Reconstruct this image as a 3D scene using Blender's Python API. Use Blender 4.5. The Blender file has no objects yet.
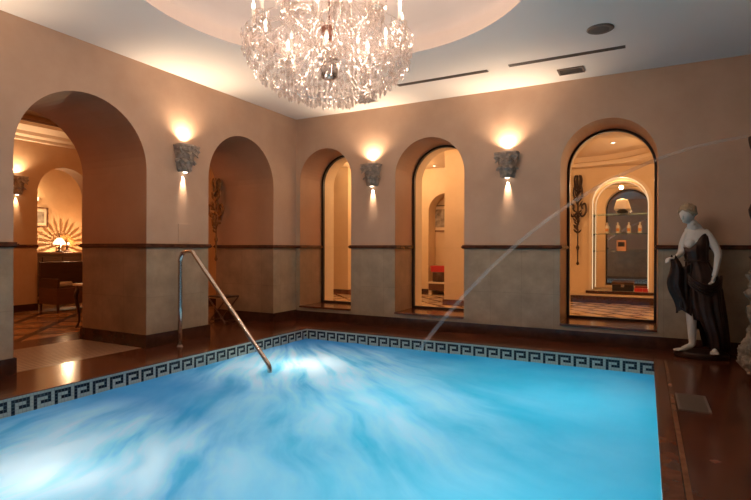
import bpy, bmesh, math, random
from math import sin, cos, pi, radians, sqrt, hypot, atan2
from mathutils import Vector, Matrix, noise
random.seed(7)
scene = bpy.context.scene
COL = scene.collection

# ---------------------------------------------------------------- camera, world, exposure
CAM = (5.271, -7.005, 1.2)
YAW, PITCH, ROLL, FPX = 0.48972, -0.00305, 0.00318, 507.6
cy, sy = cos(YAW), sin(YAW)
f = Vector((-sy*cos(PITCH), cy*cos(PITCH), sin(PITCH)))
r = Vector((cy, sy, 0)); u = r.cross(f)
r2 = r*cos(ROLL) + u*sin(ROLL); u2 = -r*sin(ROLL) + u*cos(ROLL)
cd = bpy.data.cameras.new('camera'); cam = bpy.data.objects.new('camera', cd); COL.objects.link(cam)
cd.sensor_width = 36; cd.lens = FPX/751*36; cd.clip_start = 0.02
M = Matrix((r2, u2, -f)).transposed().to_4x4(); M.translation = Vector(CAM); cam.matrix_world = M
scene.camera = cam
w = bpy.data.worlds.new('world'); scene.world = w; w.use_nodes = True
w.node_tree.nodes['Background'].inputs[0].default_value = (0.02, 0.013, 0.009, 1)
w.node_tree.nodes['Background'].inputs[1].default_value = 0.3
vs = scene.view_settings
vs.view_transform = 'Standard'; vs.look = 'None'; vs.gamma = 1; vs.use_curve_mapping = False
vs.exposure = 0.0
scene.cycles.max_bounces = 10; scene.cycles.transparent_max_bounces = 24
scene.cycles.sample_clamp_indirect = 4.0

WARM = (1.0, 0.64, 0.34)
K_UP, K_DOWN, K_CHAND, K_POOL, K_COR, K_LEFT = 130, 46, 9.2, .265, 2.2, 2.4

def light(name, kind, loc, energy, color=WARM, size=.05, aim=None, angle=60, blend=.5, sizey=None):
    d = bpy.data.lights.new(name, kind); d.energy = energy; d.color = color
    if kind == 'AREA':
        d.size = size
        if sizey: d.shape = 'RECTANGLE'; d.size_y = sizey
    else: d.shadow_soft_size = size
    if kind == 'SPOT': d.spot_size = radians(angle); d.spot_blend = blend
    o = bpy.data.objects.new(name, d); COL.objects.link(o); o.location = loc
    if aim is not None: o.rotation_euler = Vector(aim).to_track_quat('-Z', 'Y').to_euler()
    return o

# the lamps the pool has: under the water line, out in the open water
BLUE = (0.80, 0.95, 1.0)
light('underwater_light', 'POINT', (1.7, -2.25, -.55), 36*K_POOL, (1, .97, .93), .12)
light('underwater_light', 'POINT', (2.2, -5.35, -.62), 32*K_POOL, (1, .97, .95), .2)
light('underwater_light', 'POINT', (3.2, -3.0, -1.1), 60*K_POOL, BLUE, .3)
light('underwater_light', 'POINT', (4.7, -2.2, -1.0), 50*K_POOL, BLUE, .3)
light('underwater_light', 'POINT', (4.6, -4.6, -1.0), 60*K_POOL, BLUE, .3)
light('underwater_light', 'POINT', (3.4, -5.0, -1.1), 24*K_POOL, BLUE, .3)
# added fill lights for the corridor, lounge and arch sides, without any fittings
light('corridor_fill', 'POINT', (5.75, 2.1, 2.45), 24*K_COR, WARM, .12)
light('corridor_fill', 'POINT', (3.05, 1.75, 2.7), 18*K_COR, WARM, .12)
light('corridor_fill', 'POINT', (1.15, 1.85, 2.8), 18*K_COR, WARM, .12)
light('corridor_fill', 'POINT', (.6, 3.3, 2.9), 14*K_COR, WARM, .12)
light('corridor_fill', 'POINT', (-.3, 2.9, 2.8), 10*K_COR, WARM, .12)
light('lounge_fill', 'POINT', (-3.4, -5.2, 2.3), 20*K_LEFT, (1, .42, .14), .15)
light('lounge_fill', 'POINT', (-3.2, -1.7, 2.6), 9*K_LEFT, (1, .46, .17), .15)
light('lounge_fill', 'POINT', (-1.9, -3.0, 2.9), 6*K_LEFT, (1, .42, .15), .15)

# ---------------------------------------------------------------- node helpers
def mat(name, col, rough=.5, metal=0, bump=None, var=None, spec=.5, scale=8, mapping=None, coat=0):
    """principled with optional colour variation (second colour) and bump strength"""
    m = bpy.data.materials.new(name); m.use_nodes = True
    nt = m.node_tree; b = nt.nodes['Principled BSDF']
    b.inputs['Base Color'].default_value = (*col, 1); b.inputs['Roughness'].default_value = rough
    b.inputs['Metallic'].default_value = metal; b.inputs['Specular IOR Level'].default_value = spec
    b.inputs['Coat Weight'].default_value = coat
    if var or bump:
        tc = nt.nodes.new('ShaderNodeTexCoord'); mp = nt.nodes.new('ShaderNodeMapping')
        nt.links.new(tc.outputs['Object'], mp.inputs[0])
        if mapping: mp.inputs['Scale'].default_value = mapping
        n = nt.nodes.new('ShaderNodeTexNoise'); n.inputs['Scale'].default_value = scale
        n.inputs['Detail'].default_value = 6; n.inputs['Roughness'].default_value = .6
        nt.links.new(mp.outputs[0], n.inputs['Vector'])
        if var:
            cr = nt.nodes.new('ShaderNodeValToRGB'); cr.color_ramp.elements[0].position = .32; cr.color_ramp.elements[1].position = .68
            cr.color_ramp.elements[0].color = (*col, 1); cr.color_ramp.elements[1].color = (*var, 1)
            nt.links.new(n.outputs['Fac'], cr.inputs[0]); nt.links.new(cr.outputs[0], b.inputs['Base Color'])
        if bump:
            bp = nt.nodes.new('ShaderNodeBump'); bp.inputs['Strength'].default_value = bump; bp.inputs['Distance'].default_value = .02
            nt.links.new(n.outputs['Fac'], bp.inputs['Height']); nt.links.new(bp.outputs[0], b.inputs['Normal'])
    return m

def emit(name, col, s):
    m = bpy.data.materials.new(name); m.use_nodes = True; nt = m.node_tree; nt.nodes.clear()
    e = nt.nodes.new('ShaderNodeEmission'); e.inputs[0].default_value = (*col, 1); e.inputs[1].default_value = s
    o = nt.nodes.new('ShaderNodeOutputMaterial'); nt.links.new(e.outputs[0], o.inputs[0]); return m

def brick_mat(name, c1, c2, mortar, wdt, hgt, msize, rough, wall='XZ', offset=.5, var=.25, spec=.5, bump=.1, rot=0):
    m = bpy.data.materials.new(name); m.use_nodes = True; nt = m.node_tree; b = nt.nodes['Principled BSDF']
    b.inputs['Roughness'].default_value = rough; b.inputs['Specular IOR Level'].default_value = spec
    g = nt.nodes.new('ShaderNodeNewGeometry'); sp = nt.nodes.new('ShaderNodeSeparateXYZ'); cb = nt.nodes.new('ShaderNodeCombineXYZ')
    nt.links.new(g.outputs['Position'], sp.inputs[0])
    if wall == 'W':          # vertical wall of any direction: u = x + y, v = z
        a = nt.nodes.new('ShaderNodeMath'); nt.links.new(sp.outputs[0], a.inputs[0]); nt.links.new(sp.outputs[1], a.inputs[1])
        nt.links.new(a.outputs[0], cb.inputs[0]); nt.links.new(sp.outputs[2], cb.inputs[1])
    else:
        nt.links.new(sp.outputs[0], cb.inputs[0]); nt.links.new(sp.outputs[1], cb.inputs[1])
    mp = nt.nodes.new('ShaderNodeMapping'); mp.inputs['Rotation'].default_value = (0, 0, rot)
    nt.links.new(cb.outputs[0], mp.inputs[0])
    br = nt.nodes.new('ShaderNodeTexBrick'); br.offset = offset
    br.inputs['Scale'].default_value = 1; br.inputs['Brick Width'].default_value = wdt; br.inputs['Row Height'].default_value = hgt
    br.inputs['Mortar Size'].default_value = msize; br.inputs['Mortar Smooth'].default_value = .2
    for k, c in (('Color1', c1), ('Color2', c2), ('Mortar', mortar)): br.inputs[k].default_value = (*c, 1)
    nt.links.new(mp.outputs[0], br.inputs['Vector'])
    n = nt.nodes.new('ShaderNodeTexNoise'); n.inputs['Scale'].default_value = 3.5; n.inputs['Detail'].default_value = 8; n.inputs['Roughness'].default_value = .65
    nt.links.new(g.outputs['Position'], n.inputs['Vector'])
    mr = nt.nodes.new('ShaderNodeMapRange'); mr.inputs['From Min'].default_value = .3; mr.inputs['From Max'].default_value = .7
    mr.inputs['To Min'].default_value = 1-var; mr.inputs['To Max'].default_value = 1+var
    nt.links.new(n.outputs['Fac'], mr.inputs['Value'])
    mx = nt.nodes.new('ShaderNodeVectorMath'); mx.operation = 'SCALE'
    nt.links.new(br.outputs['Color'], mx.inputs[0]); nt.links.new(mr.outputs[0], mx.inputs['Scale']); nt.links.new(mx.outputs[0], b.inputs['Base Color'])
    bp = nt.nodes.new('ShaderNodeBump'); bp.inputs['Strength'].default_value = bump; bp.inputs['Distance'].default_value = .01; bp.invert = True
    nt.links.new(br.outputs['Fac'], bp.inputs['Height']); nt.links.new(bp.outputs[0], b.inputs['Normal'])
    return m

# ---------------------------------------------------------------- materials
M_plaster = mat('plaster', (.52, .34, .235), .55, var=(.58, .39, .275), scale=2.2, bump=.06, spec=.3)
M_dado = brick_mat('dado_stone', (.37, .28, .19), (.405, .31, .215), (.31, .235, .16), .42, .60, .003, .32, 'W', 0, .22)
M_lplaster = mat('lounge_plaster', (.56, .34, .17), .6, var=(.63, .40, .22), scale=2, bump=.05, spec=.3)
M_cplaster = mat('corridor_plaster', (.68, .50, .30), .6, var=(.74, .56, .35), scale=2, bump=.05, spec=.3)
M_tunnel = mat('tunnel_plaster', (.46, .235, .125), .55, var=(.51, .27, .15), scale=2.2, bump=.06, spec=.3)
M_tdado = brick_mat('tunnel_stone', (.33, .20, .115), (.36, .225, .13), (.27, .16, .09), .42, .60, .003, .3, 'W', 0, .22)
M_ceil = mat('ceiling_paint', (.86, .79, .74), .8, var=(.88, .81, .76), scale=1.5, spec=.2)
M_red = mat('red_marble', (.085, .026, .014), .16, var=(.20, .065, .03), scale=7, spec=.5)
M_reddark = mat('dark_marble', (.035, .014, .009), .2, var=(.075, .028, .017), scale=9)
M_rail = mat('rail_marble', (.06, .02, .012), .22, var=(.13, .045, .025), scale=12)
M_deck = brick_mat('deck_marble', (.115, .036, .018), (.085, .027, .014), (.05, .018, .010), .6, .6, .004, .17, 'F', 0, .45, .5, .05)
M_mat = brick_mat('ribbed_tile', (.34, .22, .14), (.37, .245, .16), (.13, .075, .045), 5, .075, .018, .35, 'F', 0, .12, .5, .5, rot=pi/2)
M_lfloor = brick_mat('lounge_tile', (.40, .20, .08), (.36, .18, .075), (.045, .018, .010), .62, .62, .055, .22, 'F', 0, .3, .5, .02, rot=pi/4)
M_cfloor = brick_mat('corridor_tile', (.66, .48, .30), (.60, .43, .26), (.20, .10, .05), .5, .34, .045, .2, 'F', .5, .2, .5, .02, rot=pi/4)
M_poolt = brick_mat('pool_tile', (.16, .60, .78), (.18, .64, .81), (.30, .62, .74), .06, .06, .004, .3, 'W', 0, .05)
M_poolf = brick_mat('pool_floor_tile', (.16, .60, .78), (.18, .64, .81), (.30, .62, .74), .06, .06, .004, .3, 'F', 0, .05)
M_mwhite = mat('mosaic_white', (.60, .68, .60), .25, var=(.50, .58, .51), scale=40)
M_mblack = mat('mosaic_black', (.010, .012, .016), .2, var=(.02, .025, .035), scale=40)
M_steel = mat('steel', (.62, .56, .50), .22, 1)
M_black = mat('black_frame', (.012, .009, .008), .35)
M_slot = mat('slot_dark', (.05, .03, .022), .7)
M_grille = mat('grille', (.16, .12, .10), .5)
M_whitemetal = mat('white_metal', (.62, .57, .52), .5)
M_capital = mat('carved_stone', (.46, .37, .30), .75, var=(.28, .22, .18), scale=22, bump=.6)
M_bronze = mat('bronze', (.060, .026, .018), .42, .35, var=(.028, .014, .010), scale=9, bump=.3)
M_statue = mat('white_marble', (.74, .69, .63), .42, var=(.66, .61, .55), scale=8)
M_hair = mat('gold_stone', (.50, .37, .23), .5, var=(.38, .27, .16), scale=30, bump=.5)
M_rock = mat('rough_rock', (.34, .27, .20), .85, var=(.10, .07, .05), scale=14, bump=1)
M_gold = mat('aged_gilt', (.42, .20, .06), .4, .6, var=(.22, .09, .03), scale=20, bump=.4)
M_iron = mat('dark_iron', (.03, .017, .012), .45, .5, var=(.07, .035, .02), scale=25)
M_wood = mat('dark_wood', (.055, .022, .011), .35, var=(.09, .038, .018), scale=4, mapping=(1, 1, 8))
M_wood2 = mat('red_wood', (.15, .06, .028), .35, var=(.11, .042, .02), scale=4, mapping=(1, 1, 8))
M_cloth = mat('towel', (.60, .45, .30), .9, bump=.5, scale=60)
M_paper = mat('print_paper', (.55, .45, .34), .8, var=(.16, .12, .09), scale=9)
M_cream = mat('cream_paint', (.75, .60, .42), .5)
M_redbox = mat('red_card', (.50, .02, .02), .5)
M_bottle = mat('white_bottle', (.75, .66, .55), .35)
M_label = mat('orange_label', (.62, .25, .08), .6)
M_mirror = mat('mirror', (.80, .78, .76), .02, 1)
M_grey = mat('brown_bead', (.12, .05, .035), .3, .4)
M_bulb = emit('bulb_glow', (1, .84, .66), 5)
M_glowshade = emit('lit_shade', (1, .72, .42), 3.0)
M_spotglow = emit('spot_glow', (1, .85, .62), 8)
M_led = emit('led_strip', (1, .74, .45), 1.1)

def glassy(name, tr, tint, gl_r=.08, w_t=.4, w_g=.35):
    """thin clear stuff: see-through part, mirror glints and a milky part"""
    m = bpy.data.materials.new(name); m.use_nodes = True; nt = m.node_tree; nt.nodes.clear()
    t = nt.nodes.new('ShaderNodeBsdfTransparent'); t.inputs[0].default_value = (*tr, 1)
    g = nt.nodes.new('ShaderNodeBsdfGlossy'); g.inputs[0].default_value = (1, .97, .94, 1); g.inputs['Roughness'].default_value = gl_r
    d = nt.nodes.new('ShaderNodeBsdfDiffuse'); d.inputs[0].default_value = (*tint, 1)
    l = nt.nodes.new('ShaderNodeBsdfTranslucent'); l.inputs[0].default_value = (*tint, 1)
    a = nt.nodes.new('ShaderNodeMixShader'); a.inputs[0].default_value = .5; nt.links.new(d.outputs[0], a.inputs[1]); nt.links.new(l.outputs[0], a.inputs[2])
    b = nt.nodes.new('ShaderNodeMixShader'); b.inputs[0].default_value = w_g; nt.links.new(a.outputs[0], b.inputs[1]); nt.links.new(g.outputs[0], b.inputs[2])
    c = nt.nodes.new('ShaderNodeMixShader'); c.inputs[0].default_value = w_t; nt.links.new(b.outputs[0], c.inputs[1]); nt.links.new(t.outputs[0], c.inputs[2])
    o = nt.nodes.new('ShaderNodeOutputMaterial'); nt.links.new(c.outputs[0], o.inputs[0]); return m
M_crystal = glassy('crystal', (1, .98, .97), (.38, .335, .315), .16, .60, .42)
M_crystal2 = glassy('crystal_drop', (1, .97, .94), (.38, .33, .305), .10, .56, .5)
M_sleeve = glassy('candle_sleeve', (1, .97, .95), (.55, .50, .46), .3, .35, .2)
M_pane = glassy('window_pane', (1, .99, .98), (.8, .8, .8), .02, .955, .95)
M_shelfglass = glassy('shelf_glass', (.85, .95, .92), (.5, .6, .55), .1, .5, .6)
M_jet = glassy('water_stream', (1, 1, 1), (.9, .86, .82), .3, .83, .3)

# ---------------------------------------------------------------- mesh helpers
def link(name, bm, m, parent=None, smooth=False, loc=None):
    me = bpy.data.meshes.new(name); bm.normal_update(); bm.to_mesh(me); bm.free()
    if smooth:
        for p in me.polygons: p.use_smooth = True
    for x in (m if isinstance(m, (list, tuple)) else [m]): me.materials.append(x)
    o = bpy.data.objects.new(name, me); COL.objects.link(o)
    if parent: o.parent = parent
    if loc: o.location = loc
    return o
def tag(o, label, cat, group=None):
    o['label'] = label; o['category'] = cat
    if group: o['group'] = group
    return o
def thing(name, loc, label, cat, group=None, rz=0):
    o = bpy.data.objects.new(name, None); COL.objects.link(o); o.location = loc; o.rotation_euler = (0, 0, rz); o.empty_display_size = .1
    return tag(o, label, cat, group)
def struct(name, bm, m, parent=None, smooth=False):
    o = link(name, bm, m, parent, smooth)
    if parent is None: o['kind'] = 'structure'
    return o
def BM(): return bmesh.new()
def box(bm, a, b, mi=0, rot=None, piv=None):
    x0, y0, z0 = a; x1, y1, z1 = b
    v = [Vector(c) for c in ((x0,y0,z0),(x1,y0,z0),(x1,y1,z0),(x0,y1,z0),(x0,y0,z1),(x1,y0,z1),(x1,y1,z1),(x0,y1,z1))]
    if rot is not None:
        pv = Vector(piv) if piv else (v[0]+v[6])/2
        v = [rot @ (q-pv) + pv for q in v]
    v = [bm.verts.new(q) for q in v]
    for q in ((0,3,2,1),(4,5,6,7),(0,1,5,4),(1,2,6,5),(2,3,7,6),(3,0,4,7)):
        fc = bm.faces.new([v[i] for i in q]); fc.material_index = mi
    return bm
def lathe(bm, prof, c=(0,0,0), n=20, mi=0, sx=1, sy_=1, a0=0, a1=2*pi):
    full = abs(a1-a0-2*pi) < 1e-6; rings = []
    for rr, z in prof:
        ring = []
        for i in range(n if full else n+1):
            a = a0+(a1-a0)*i/n
            ring.append(bm.verts.new((c[0]+rr*sx*cos(a), c[1]+rr*sy_*sin(a), c[2]+z)))
        rings.append(ring)
    for A, B in zip(rings, rings[1:]):
        k = len(A)
        for i in range(k if full else k-1):
            j = (i+1) % k
            fc = bm.faces.new((A[i], A[j], B[j], B[i])); fc.material_index = mi
    for R_, z in ((rings[0], 1), (rings[-1], 0)):
        if full and len(R_) > 2:
            fc = bm.faces.new(R_[::-1] if z else R_); fc.material_index = mi
    return bm
def tube(bm, pts, rad, n=8, mi=0, cap=True):
    pts = [Vector(p) for p in pts]; rings = []
    if not hasattr(rad, '__len__'): rad = [rad]*len(pts)
    up = None
    for i, p in enumerate(pts):
        t = (pts[min(i+1, len(pts)-1)] - pts[max(i-1, 0)]).normalized()
        if up is None:
            up = Vector((0, 0, 1)) if abs(t.z) < .9 else Vector((1, 0, 0))
        up = (up - t*up.dot(t)).normalized(); s = t.cross(up)
        rings.append([bm.verts.new(p + (up*cos(2*pi*k/n) + s*sin(2*pi*k/n))*rad[i]) for k in range(n)])
    for A, B in zip(rings, rings[1:]):
        for i in range(n):
            j = (i+1) % n; fc = bm.faces.new((A[i], A[j], B[j], B[i])); fc.material_index = mi
    if cap: bm.faces.new(rings[0][::-1]).material_index = mi; bm.faces.new(rings[-1]).material_index = mi
    return bm
def curve(pts, k=6):
    """catmull-rom through points"""
    P = [Vector(p) for p in pts]; P = [2*P[0]-P[1]] + P + [2*P[-1]-P[-2]]; out = []
    for i in range(1, len(P)-2):
        for j in range(k):
            t = j/k
            out.append(.5*((2*P[i]) + (-P[i-1]+P[i+1])*t + (2*P[i-1]-5*P[i]+4*P[i+1]-P[i+2])*t*t + (-P[i-1]+3*P[i]-3*P[i+1]+P[i+2])*t**3))
    out.append(P[-2]); return out
def octa(bm, c, rx, rz, mi=0):
    c = Vector(c); v = [bm.verts.new(c+Vector(d)) for d in ((rx,0,0),(0,rx,0),(-rx,0,0),(0,-rx,0),(0,0,rz),(0,0,-rz))]
    for i in range(4):
        j = (i+1) % 4
        bm.faces.new((v[i], v[j], v[4])).material_index = mi; bm.faces.new((v[j], v[i], v[5])).material_index = mi
def ellip(bm, c, rx, ry, rz, n=12, m=8, mi=0):
    prof = [(max(sin(pi*i/m), .001), -cos(pi*i/m)*rz) for i in range(m+1)]
    return lathe(bm, prof, c, n, mi, rx, ry)
def quad(bm, *v, mi=0):
    fc = bm.faces.new([bm.verts.new(p) for p in v]); fc.material_index = mi; return fc
def bevel(bm, w=.005, seg=2):
    bmesh.ops.bevel(bm, geom=bm.edges[:], offset=w, segments=seg, affect='EDGES', profile=.7, clamp_overlap=True); return bm

# ---------------------------------------------------------------- structure
H = 3.391; DADO = 1.20
def arch_wall(name, P, s0, s1, z1, t, arches, mats, dado=DADO, split=None):
    """P(s,z,d) -> point; arches: (a0,a1,base,top); materials 0 plaster, 1 dado, 2 back plaster, 3 back dado"""
    bm = BM(); N = 28
    def face(pts, d, mi):
        vs_ = [bm.verts.new(P(s, z, d)) for s, z in pts]
        fc = bm.faces.new(vs_ if d == 0 else vs_[::-1]); fc.material_index = mi
    def col(sa, sb, za, zb):
        for d in (0, t):
            k = 0 if d == 0 else 2
            if za < dado: face([(sa, za), (sb, za), (sb, min(dado, zb)), (sa, min(dado, zb))], d, k+1)
            if zb > dado: face([(sa, max(dado, za)), (sb, max(dado, za)), (sb, zb), (sa, zb)], d, k)
    def strip(A, B, mi):
        cuts = [0, t] if not split else [0, split, t]
        for q, (e0, e1) in enumerate(zip(cuts, cuts[1:])):
            fc = bm.faces.new([bm.verts.new(P(A[0], A[1], e0)), bm.verts.new(P(B[0], B[1], e0)), bm.verts.new(P(B[0], B[1], e1)), bm.verts.new(P(A[0], A[1], e1))])
            fc.material_index = mi + 4 if q == 0 else mi + 2
    x = s0
    for a0, a1, base, top in arches:
        col(x, a0, 0, z1)
        if base > 0: col(a0, a1, 0, base); strip((a1, base), (a0, base), 1)
        R = (a1-a0)/2; c = (a0+a1)/2; sp = top-R
        arc = [(c-R*cos(pi*i/N), sp+R*sin(pi*i/N)) for i in range(N+1)]
        for p, q in zip(arc, arc[1:]):
            for d in (0, t): face([p, q, (q[0], z1), (p[0], z1)], d, 0 if d == 0 else 2)
            strip(q, p, 0)
        for s in (a0, a1):
            strip((s, dado), (s, base), 1); strip((s, sp), (s, dado), 0)
        x = a1
    col(x, s1, 0, z1)
    for s in (s0, s1): strip((s, dado), (s, 0), 1); strip((s, z1), (s, dado), 0)
    bmesh.ops.remove_doubles(bm, verts=bm.verts[:], dist=1e-5)
    bmesh.ops.recalc_face_normals(bm, faces=bm.faces[:])
    o = struct(name, bm, mats); return o

LT = 1.25; BT = 1.05
A1 = (-4.384, -2.938); A2 = (-1.965, -.596); TOP = 2.85
XR, YF = 7.4, -8.6
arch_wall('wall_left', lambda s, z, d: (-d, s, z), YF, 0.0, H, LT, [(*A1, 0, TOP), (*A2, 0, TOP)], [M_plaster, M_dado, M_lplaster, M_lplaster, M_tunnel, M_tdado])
N1, N2, N3 = (.084, 1.092), (1.876, 2.972), (4.276, 5.398); SILL = .20
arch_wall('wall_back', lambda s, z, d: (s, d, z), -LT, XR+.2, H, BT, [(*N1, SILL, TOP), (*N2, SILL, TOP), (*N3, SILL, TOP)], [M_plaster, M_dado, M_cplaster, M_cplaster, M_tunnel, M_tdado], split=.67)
bm = BM(); box(bm, (XR, YF, DADO), (XR+.2, 0, H), 0); box(bm, (XR, YF, 0), (XR+.2, 0, DADO), 1); struct('wall_right', bm, [M_plaster, M_dado])
bm = BM(); box(bm, (-LT, YF-.2, DADO), (XR+.2, YF, H), 0); box(bm, (-LT, YF-.2, 0), (XR+.2, YF, DADO), 1); struct('wall_front', bm, [M_plaster, M_dado])

# rails and skirtings around every pier
def pier_band(name, rects, z0, z1, g, m, g2=None):
    bm = BM()
    for x0, y0, x1, y1 in rects:
        box(bm, (x0-g, y0-g, z0), (x1+g, y1+g, z1))
        if g2: box(bm, (x0-g2, y0-g2, z0+.012), (x1+g2, y1+g2, z1-.016))
    return struct(name, bm, m)
LP = [(-LT, YF, 0, A1[0]), (-LT, A1[1], 0, A2[0]), (-LT, A2[1], 0, -.02)]
BP = [(-.02, 0, N1[0], .64), (N1[1], 0, N2[0], .64), (N2[1], 0, N3[0], .64), (N3[1], 0, XR, .64)]
pier_band('trim_1', LP, DADO, DADO+.05, .022, M_rail, .034)
pier_band('trim_2', BP, DADO, DADO+.05, .022, M_rail, .034)
pier_band('baseboard_left', LP, 0, .155, .02, M_reddark, None)
bm = BM(); box(bm, (-.02, -.022, 0), (XR, .0, .145)); box(bm, (-.02, -.03, .0), (XR, 0, .03)); struct('baseboard_back', bm, M_reddark)
bm = BM(); box(bm, (XR-.022, YF, 0), (XR, -.02, .145)); struct('baseboard_right', bm, M_reddark)
bm = BM(); box(bm, (XR-.022, YF, DADO), (XR, -.035, DADO+.05)); struct('trim_3', bm, M_rail)
for k, (a, b) in enumerate((N1, N2, N3)):
    bm = BM(); box(bm, (a+.002, -.028, SILL), (b-.002, .66, SILL+.028)); bevel(bm, .006)
    struct('trim_%d' % (4+k), bm, M_red)

# floor: deck ring around the pool, passage, lounge and corridor floors
PX0, PX1, PY0, PY1 = .804, 5.358, -6.35, -.803
bm = BM()
zt = 0
def slab(x0, y0, x1, y1, mi=0, z0=-.04, z1=0): box(bm, (x0, y0, z0), (x1, y1, z1), mi)
slab(0, YF, PX0, 0); slab(PX1, YF, XR, 0); slab(PX0, PY1, PX1, 0); slab(PX0, YF, PX1, PY0)
slab(-LT, YF, 0, A1[0]); slab(-LT, A1[1], 0, A2[0]); slab(-LT, A2[1], 0, 0)
slab(-LT, A1[0], -.05, A1[1], 1); slab(-.05, A1[0], 0, A1[1]); slab(-LT, A2[0], 0, A2[1], 0)
slab(-1.75, YF, -LT, .9, 0); slab(-7.2, YF, -1.75, .9, 2)
struct('floor', bm, [M_deck, M_mat, M_lfloor])
bm = BM(); box(bm, (-3.2, BT, 0), (XR+.2, 4.8, .12)); struct('floor_corridor', bm, M_cfloor)
# coping edge of the deck
bm = BM()
c_ = .03
for a, b in (((PX0-.12, PY0-.12, 0), (PX0+.012, PY1+.12, .008)), ((PX1-.012, PY0-.12, 0), (PX1+.085, PY1+.12, .008)),
             ((PX0+.012, PY1-.012, 0), (PX1-.012, PY1+.12, .008)), ((PX0+.012, PY0-.12, 0), (PX1-.012, PY0+.012, .008))):
    box(bm, a, b)
bevel(bm, .003, 1); struct('trim_7', bm, M_red)
M_groove = mat('pale_red_marble', (.26, .11, .05), .25, var=(.16, .06, .03), scale=12)
bm = BM(); box(bm, (5.447, PY0, 0), (5.475, -.70, .0085)); struct('trim_8', bm, M_groove)

# ceiling with round recess
CX, CY, CR = 2.96, -3.49, 1.69
bm = BM(); N = 96
X0, X1, Y0, Y1 = -LT, XR+.2, YF-.2, 0
def edgept(a):
    dx, dy = cos(a), sin(a); t = 1e9
    if dx > 1e-9: t = min(t, (X1-CX)/dx)
    if dx < -1e-9: t = min(t, (X0-CX)/dx)
    if dy > 1e-9: t = min(t, (Y1-CY)/dy)
    if dy < -1e-9: t = min(t, (Y0-CY)/dy)
    return (CX+dx*t, CY+dy*t, H)
angs = sorted([2*pi*i/N for i in range(N)] + [atan2(y-CY, x-CX) % (2*pi) for x in (X0, X1) for y in (Y0, Y1)])
inner = [bm.verts.new((CX+CR*cos(a), CY+CR*sin(a), H)) for a in angs]; outer = [bm.verts.new(edgept(a)) for a in angs]
K = len(angs)
for i in range(K):
    j = (i+1) % K; bm.faces.new((inner[i], inner[j], outer[j], outer[i]))
prev = inner
for rr, z in ((CR, .14), (CR*.985, .20), (CR*.93, .26), (CR*.8, .33), (CR*.6, .38), (CR*.3, .41), (.02, .42)):
    ring = [bm.verts.new((CX+rr*cos(a), CY+rr*sin(a), H+z)) for a in angs]
    for i in range(K):
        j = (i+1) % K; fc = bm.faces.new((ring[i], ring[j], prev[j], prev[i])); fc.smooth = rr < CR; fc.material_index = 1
    prev = ring
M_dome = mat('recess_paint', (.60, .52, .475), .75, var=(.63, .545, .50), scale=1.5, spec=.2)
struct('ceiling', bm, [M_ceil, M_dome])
bm = BM(); box(bm, (-LT-.1, YF-.3, H+.5), (XR+.3, 0.1, H+.56)); struct('ceiling_slab', bm, M_ceil)

# pool basin
bm = BM(); D = -1.5
quad(bm, (PX0, PY0, D), (PX1, PY0, D), (PX1, PY1, D), (PX0, PY1, D), mi=1)
for (a, b) in (((PX0, PY0), (PX1, PY0)), ((PX1, PY0), (PX1, PY1)), ((PX1, PY1), (PX0, PY1)), ((PX0, PY1), (PX0, PY0))):
    quad(bm, (*a, D), (*b, D), (*b, -.03), (*a, -.03))
pool = thing('swimming_pool', ((PX0+PX1)/2, (PY0+PY1)/2, 0), 'rectangular blue pool sunk in the red marble deck with a Greek key mosaic border', 'swimming pool')
o = link('pool_basin', bm, [M_poolt, M_poolf], pool); o.matrix_parent_inverse = Matrix.Translation(-Vector(pool.location))
KEY = ["LLLLLL", "LDDDDD", "LDLLLD", "LDLDDD", "LDLLLL", "LDLLLL"]
bm = BM(); s = .0281
def keyband(p0, d, L, nrm):
    n = int(round(L/s)); st = L/n; d = Vector(d); p0 = Vector(p0); nrm = Vector(nrm)*.004; g = .0011
    for i in range(n):
        for j in range(6):
            k = KEY[j][i % 6]; a = p0 + d*(i*st+g) + nrm; b = p0 + d*((i+1)*st-g) + nrm
            z1 = .004 - j*s - g; z0 = .004-(j+1)*s+g
            if j == 0: z1 = -.001
            quad(bm, (a.x, a.y, z0), (b.x, b.y, z0), (b.x, b.y, z1), (a.x, a.y, z1), mi=0 if k == 'L' else 1)
    m = p0 + nrm*.3; e = m + d*L
    quad(bm, (m.x, m.y, -.175), (e.x, e.y, -.175), (e.x, e.y, -.0), (m.x, m.y, -.0), mi=2)
keyband((PX0, PY0, 0), (0, 1, 0), PY1-PY0, (1, 0, 0))
keyband((PX0, PY1, 0), (1, 0, 0), PX1-PX0, (0, -1, 0))
keyband((PX1, PY1, 0), (0, -1, 0), PY1-PY0, (-1, 0, 0))
keyband((PX1, PY0, 0), (-1, 0, 0), PX1-PX0, (0, 1, 0))
M_grout = mat('grout', (.20, .25, .25), .8)
o = link('mosaic_border', bm, [M_mwhite, M_mblack, M_grout], pool); o.matrix_parent_inverse = Matrix.Translation(-Vector(pool.location))

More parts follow.
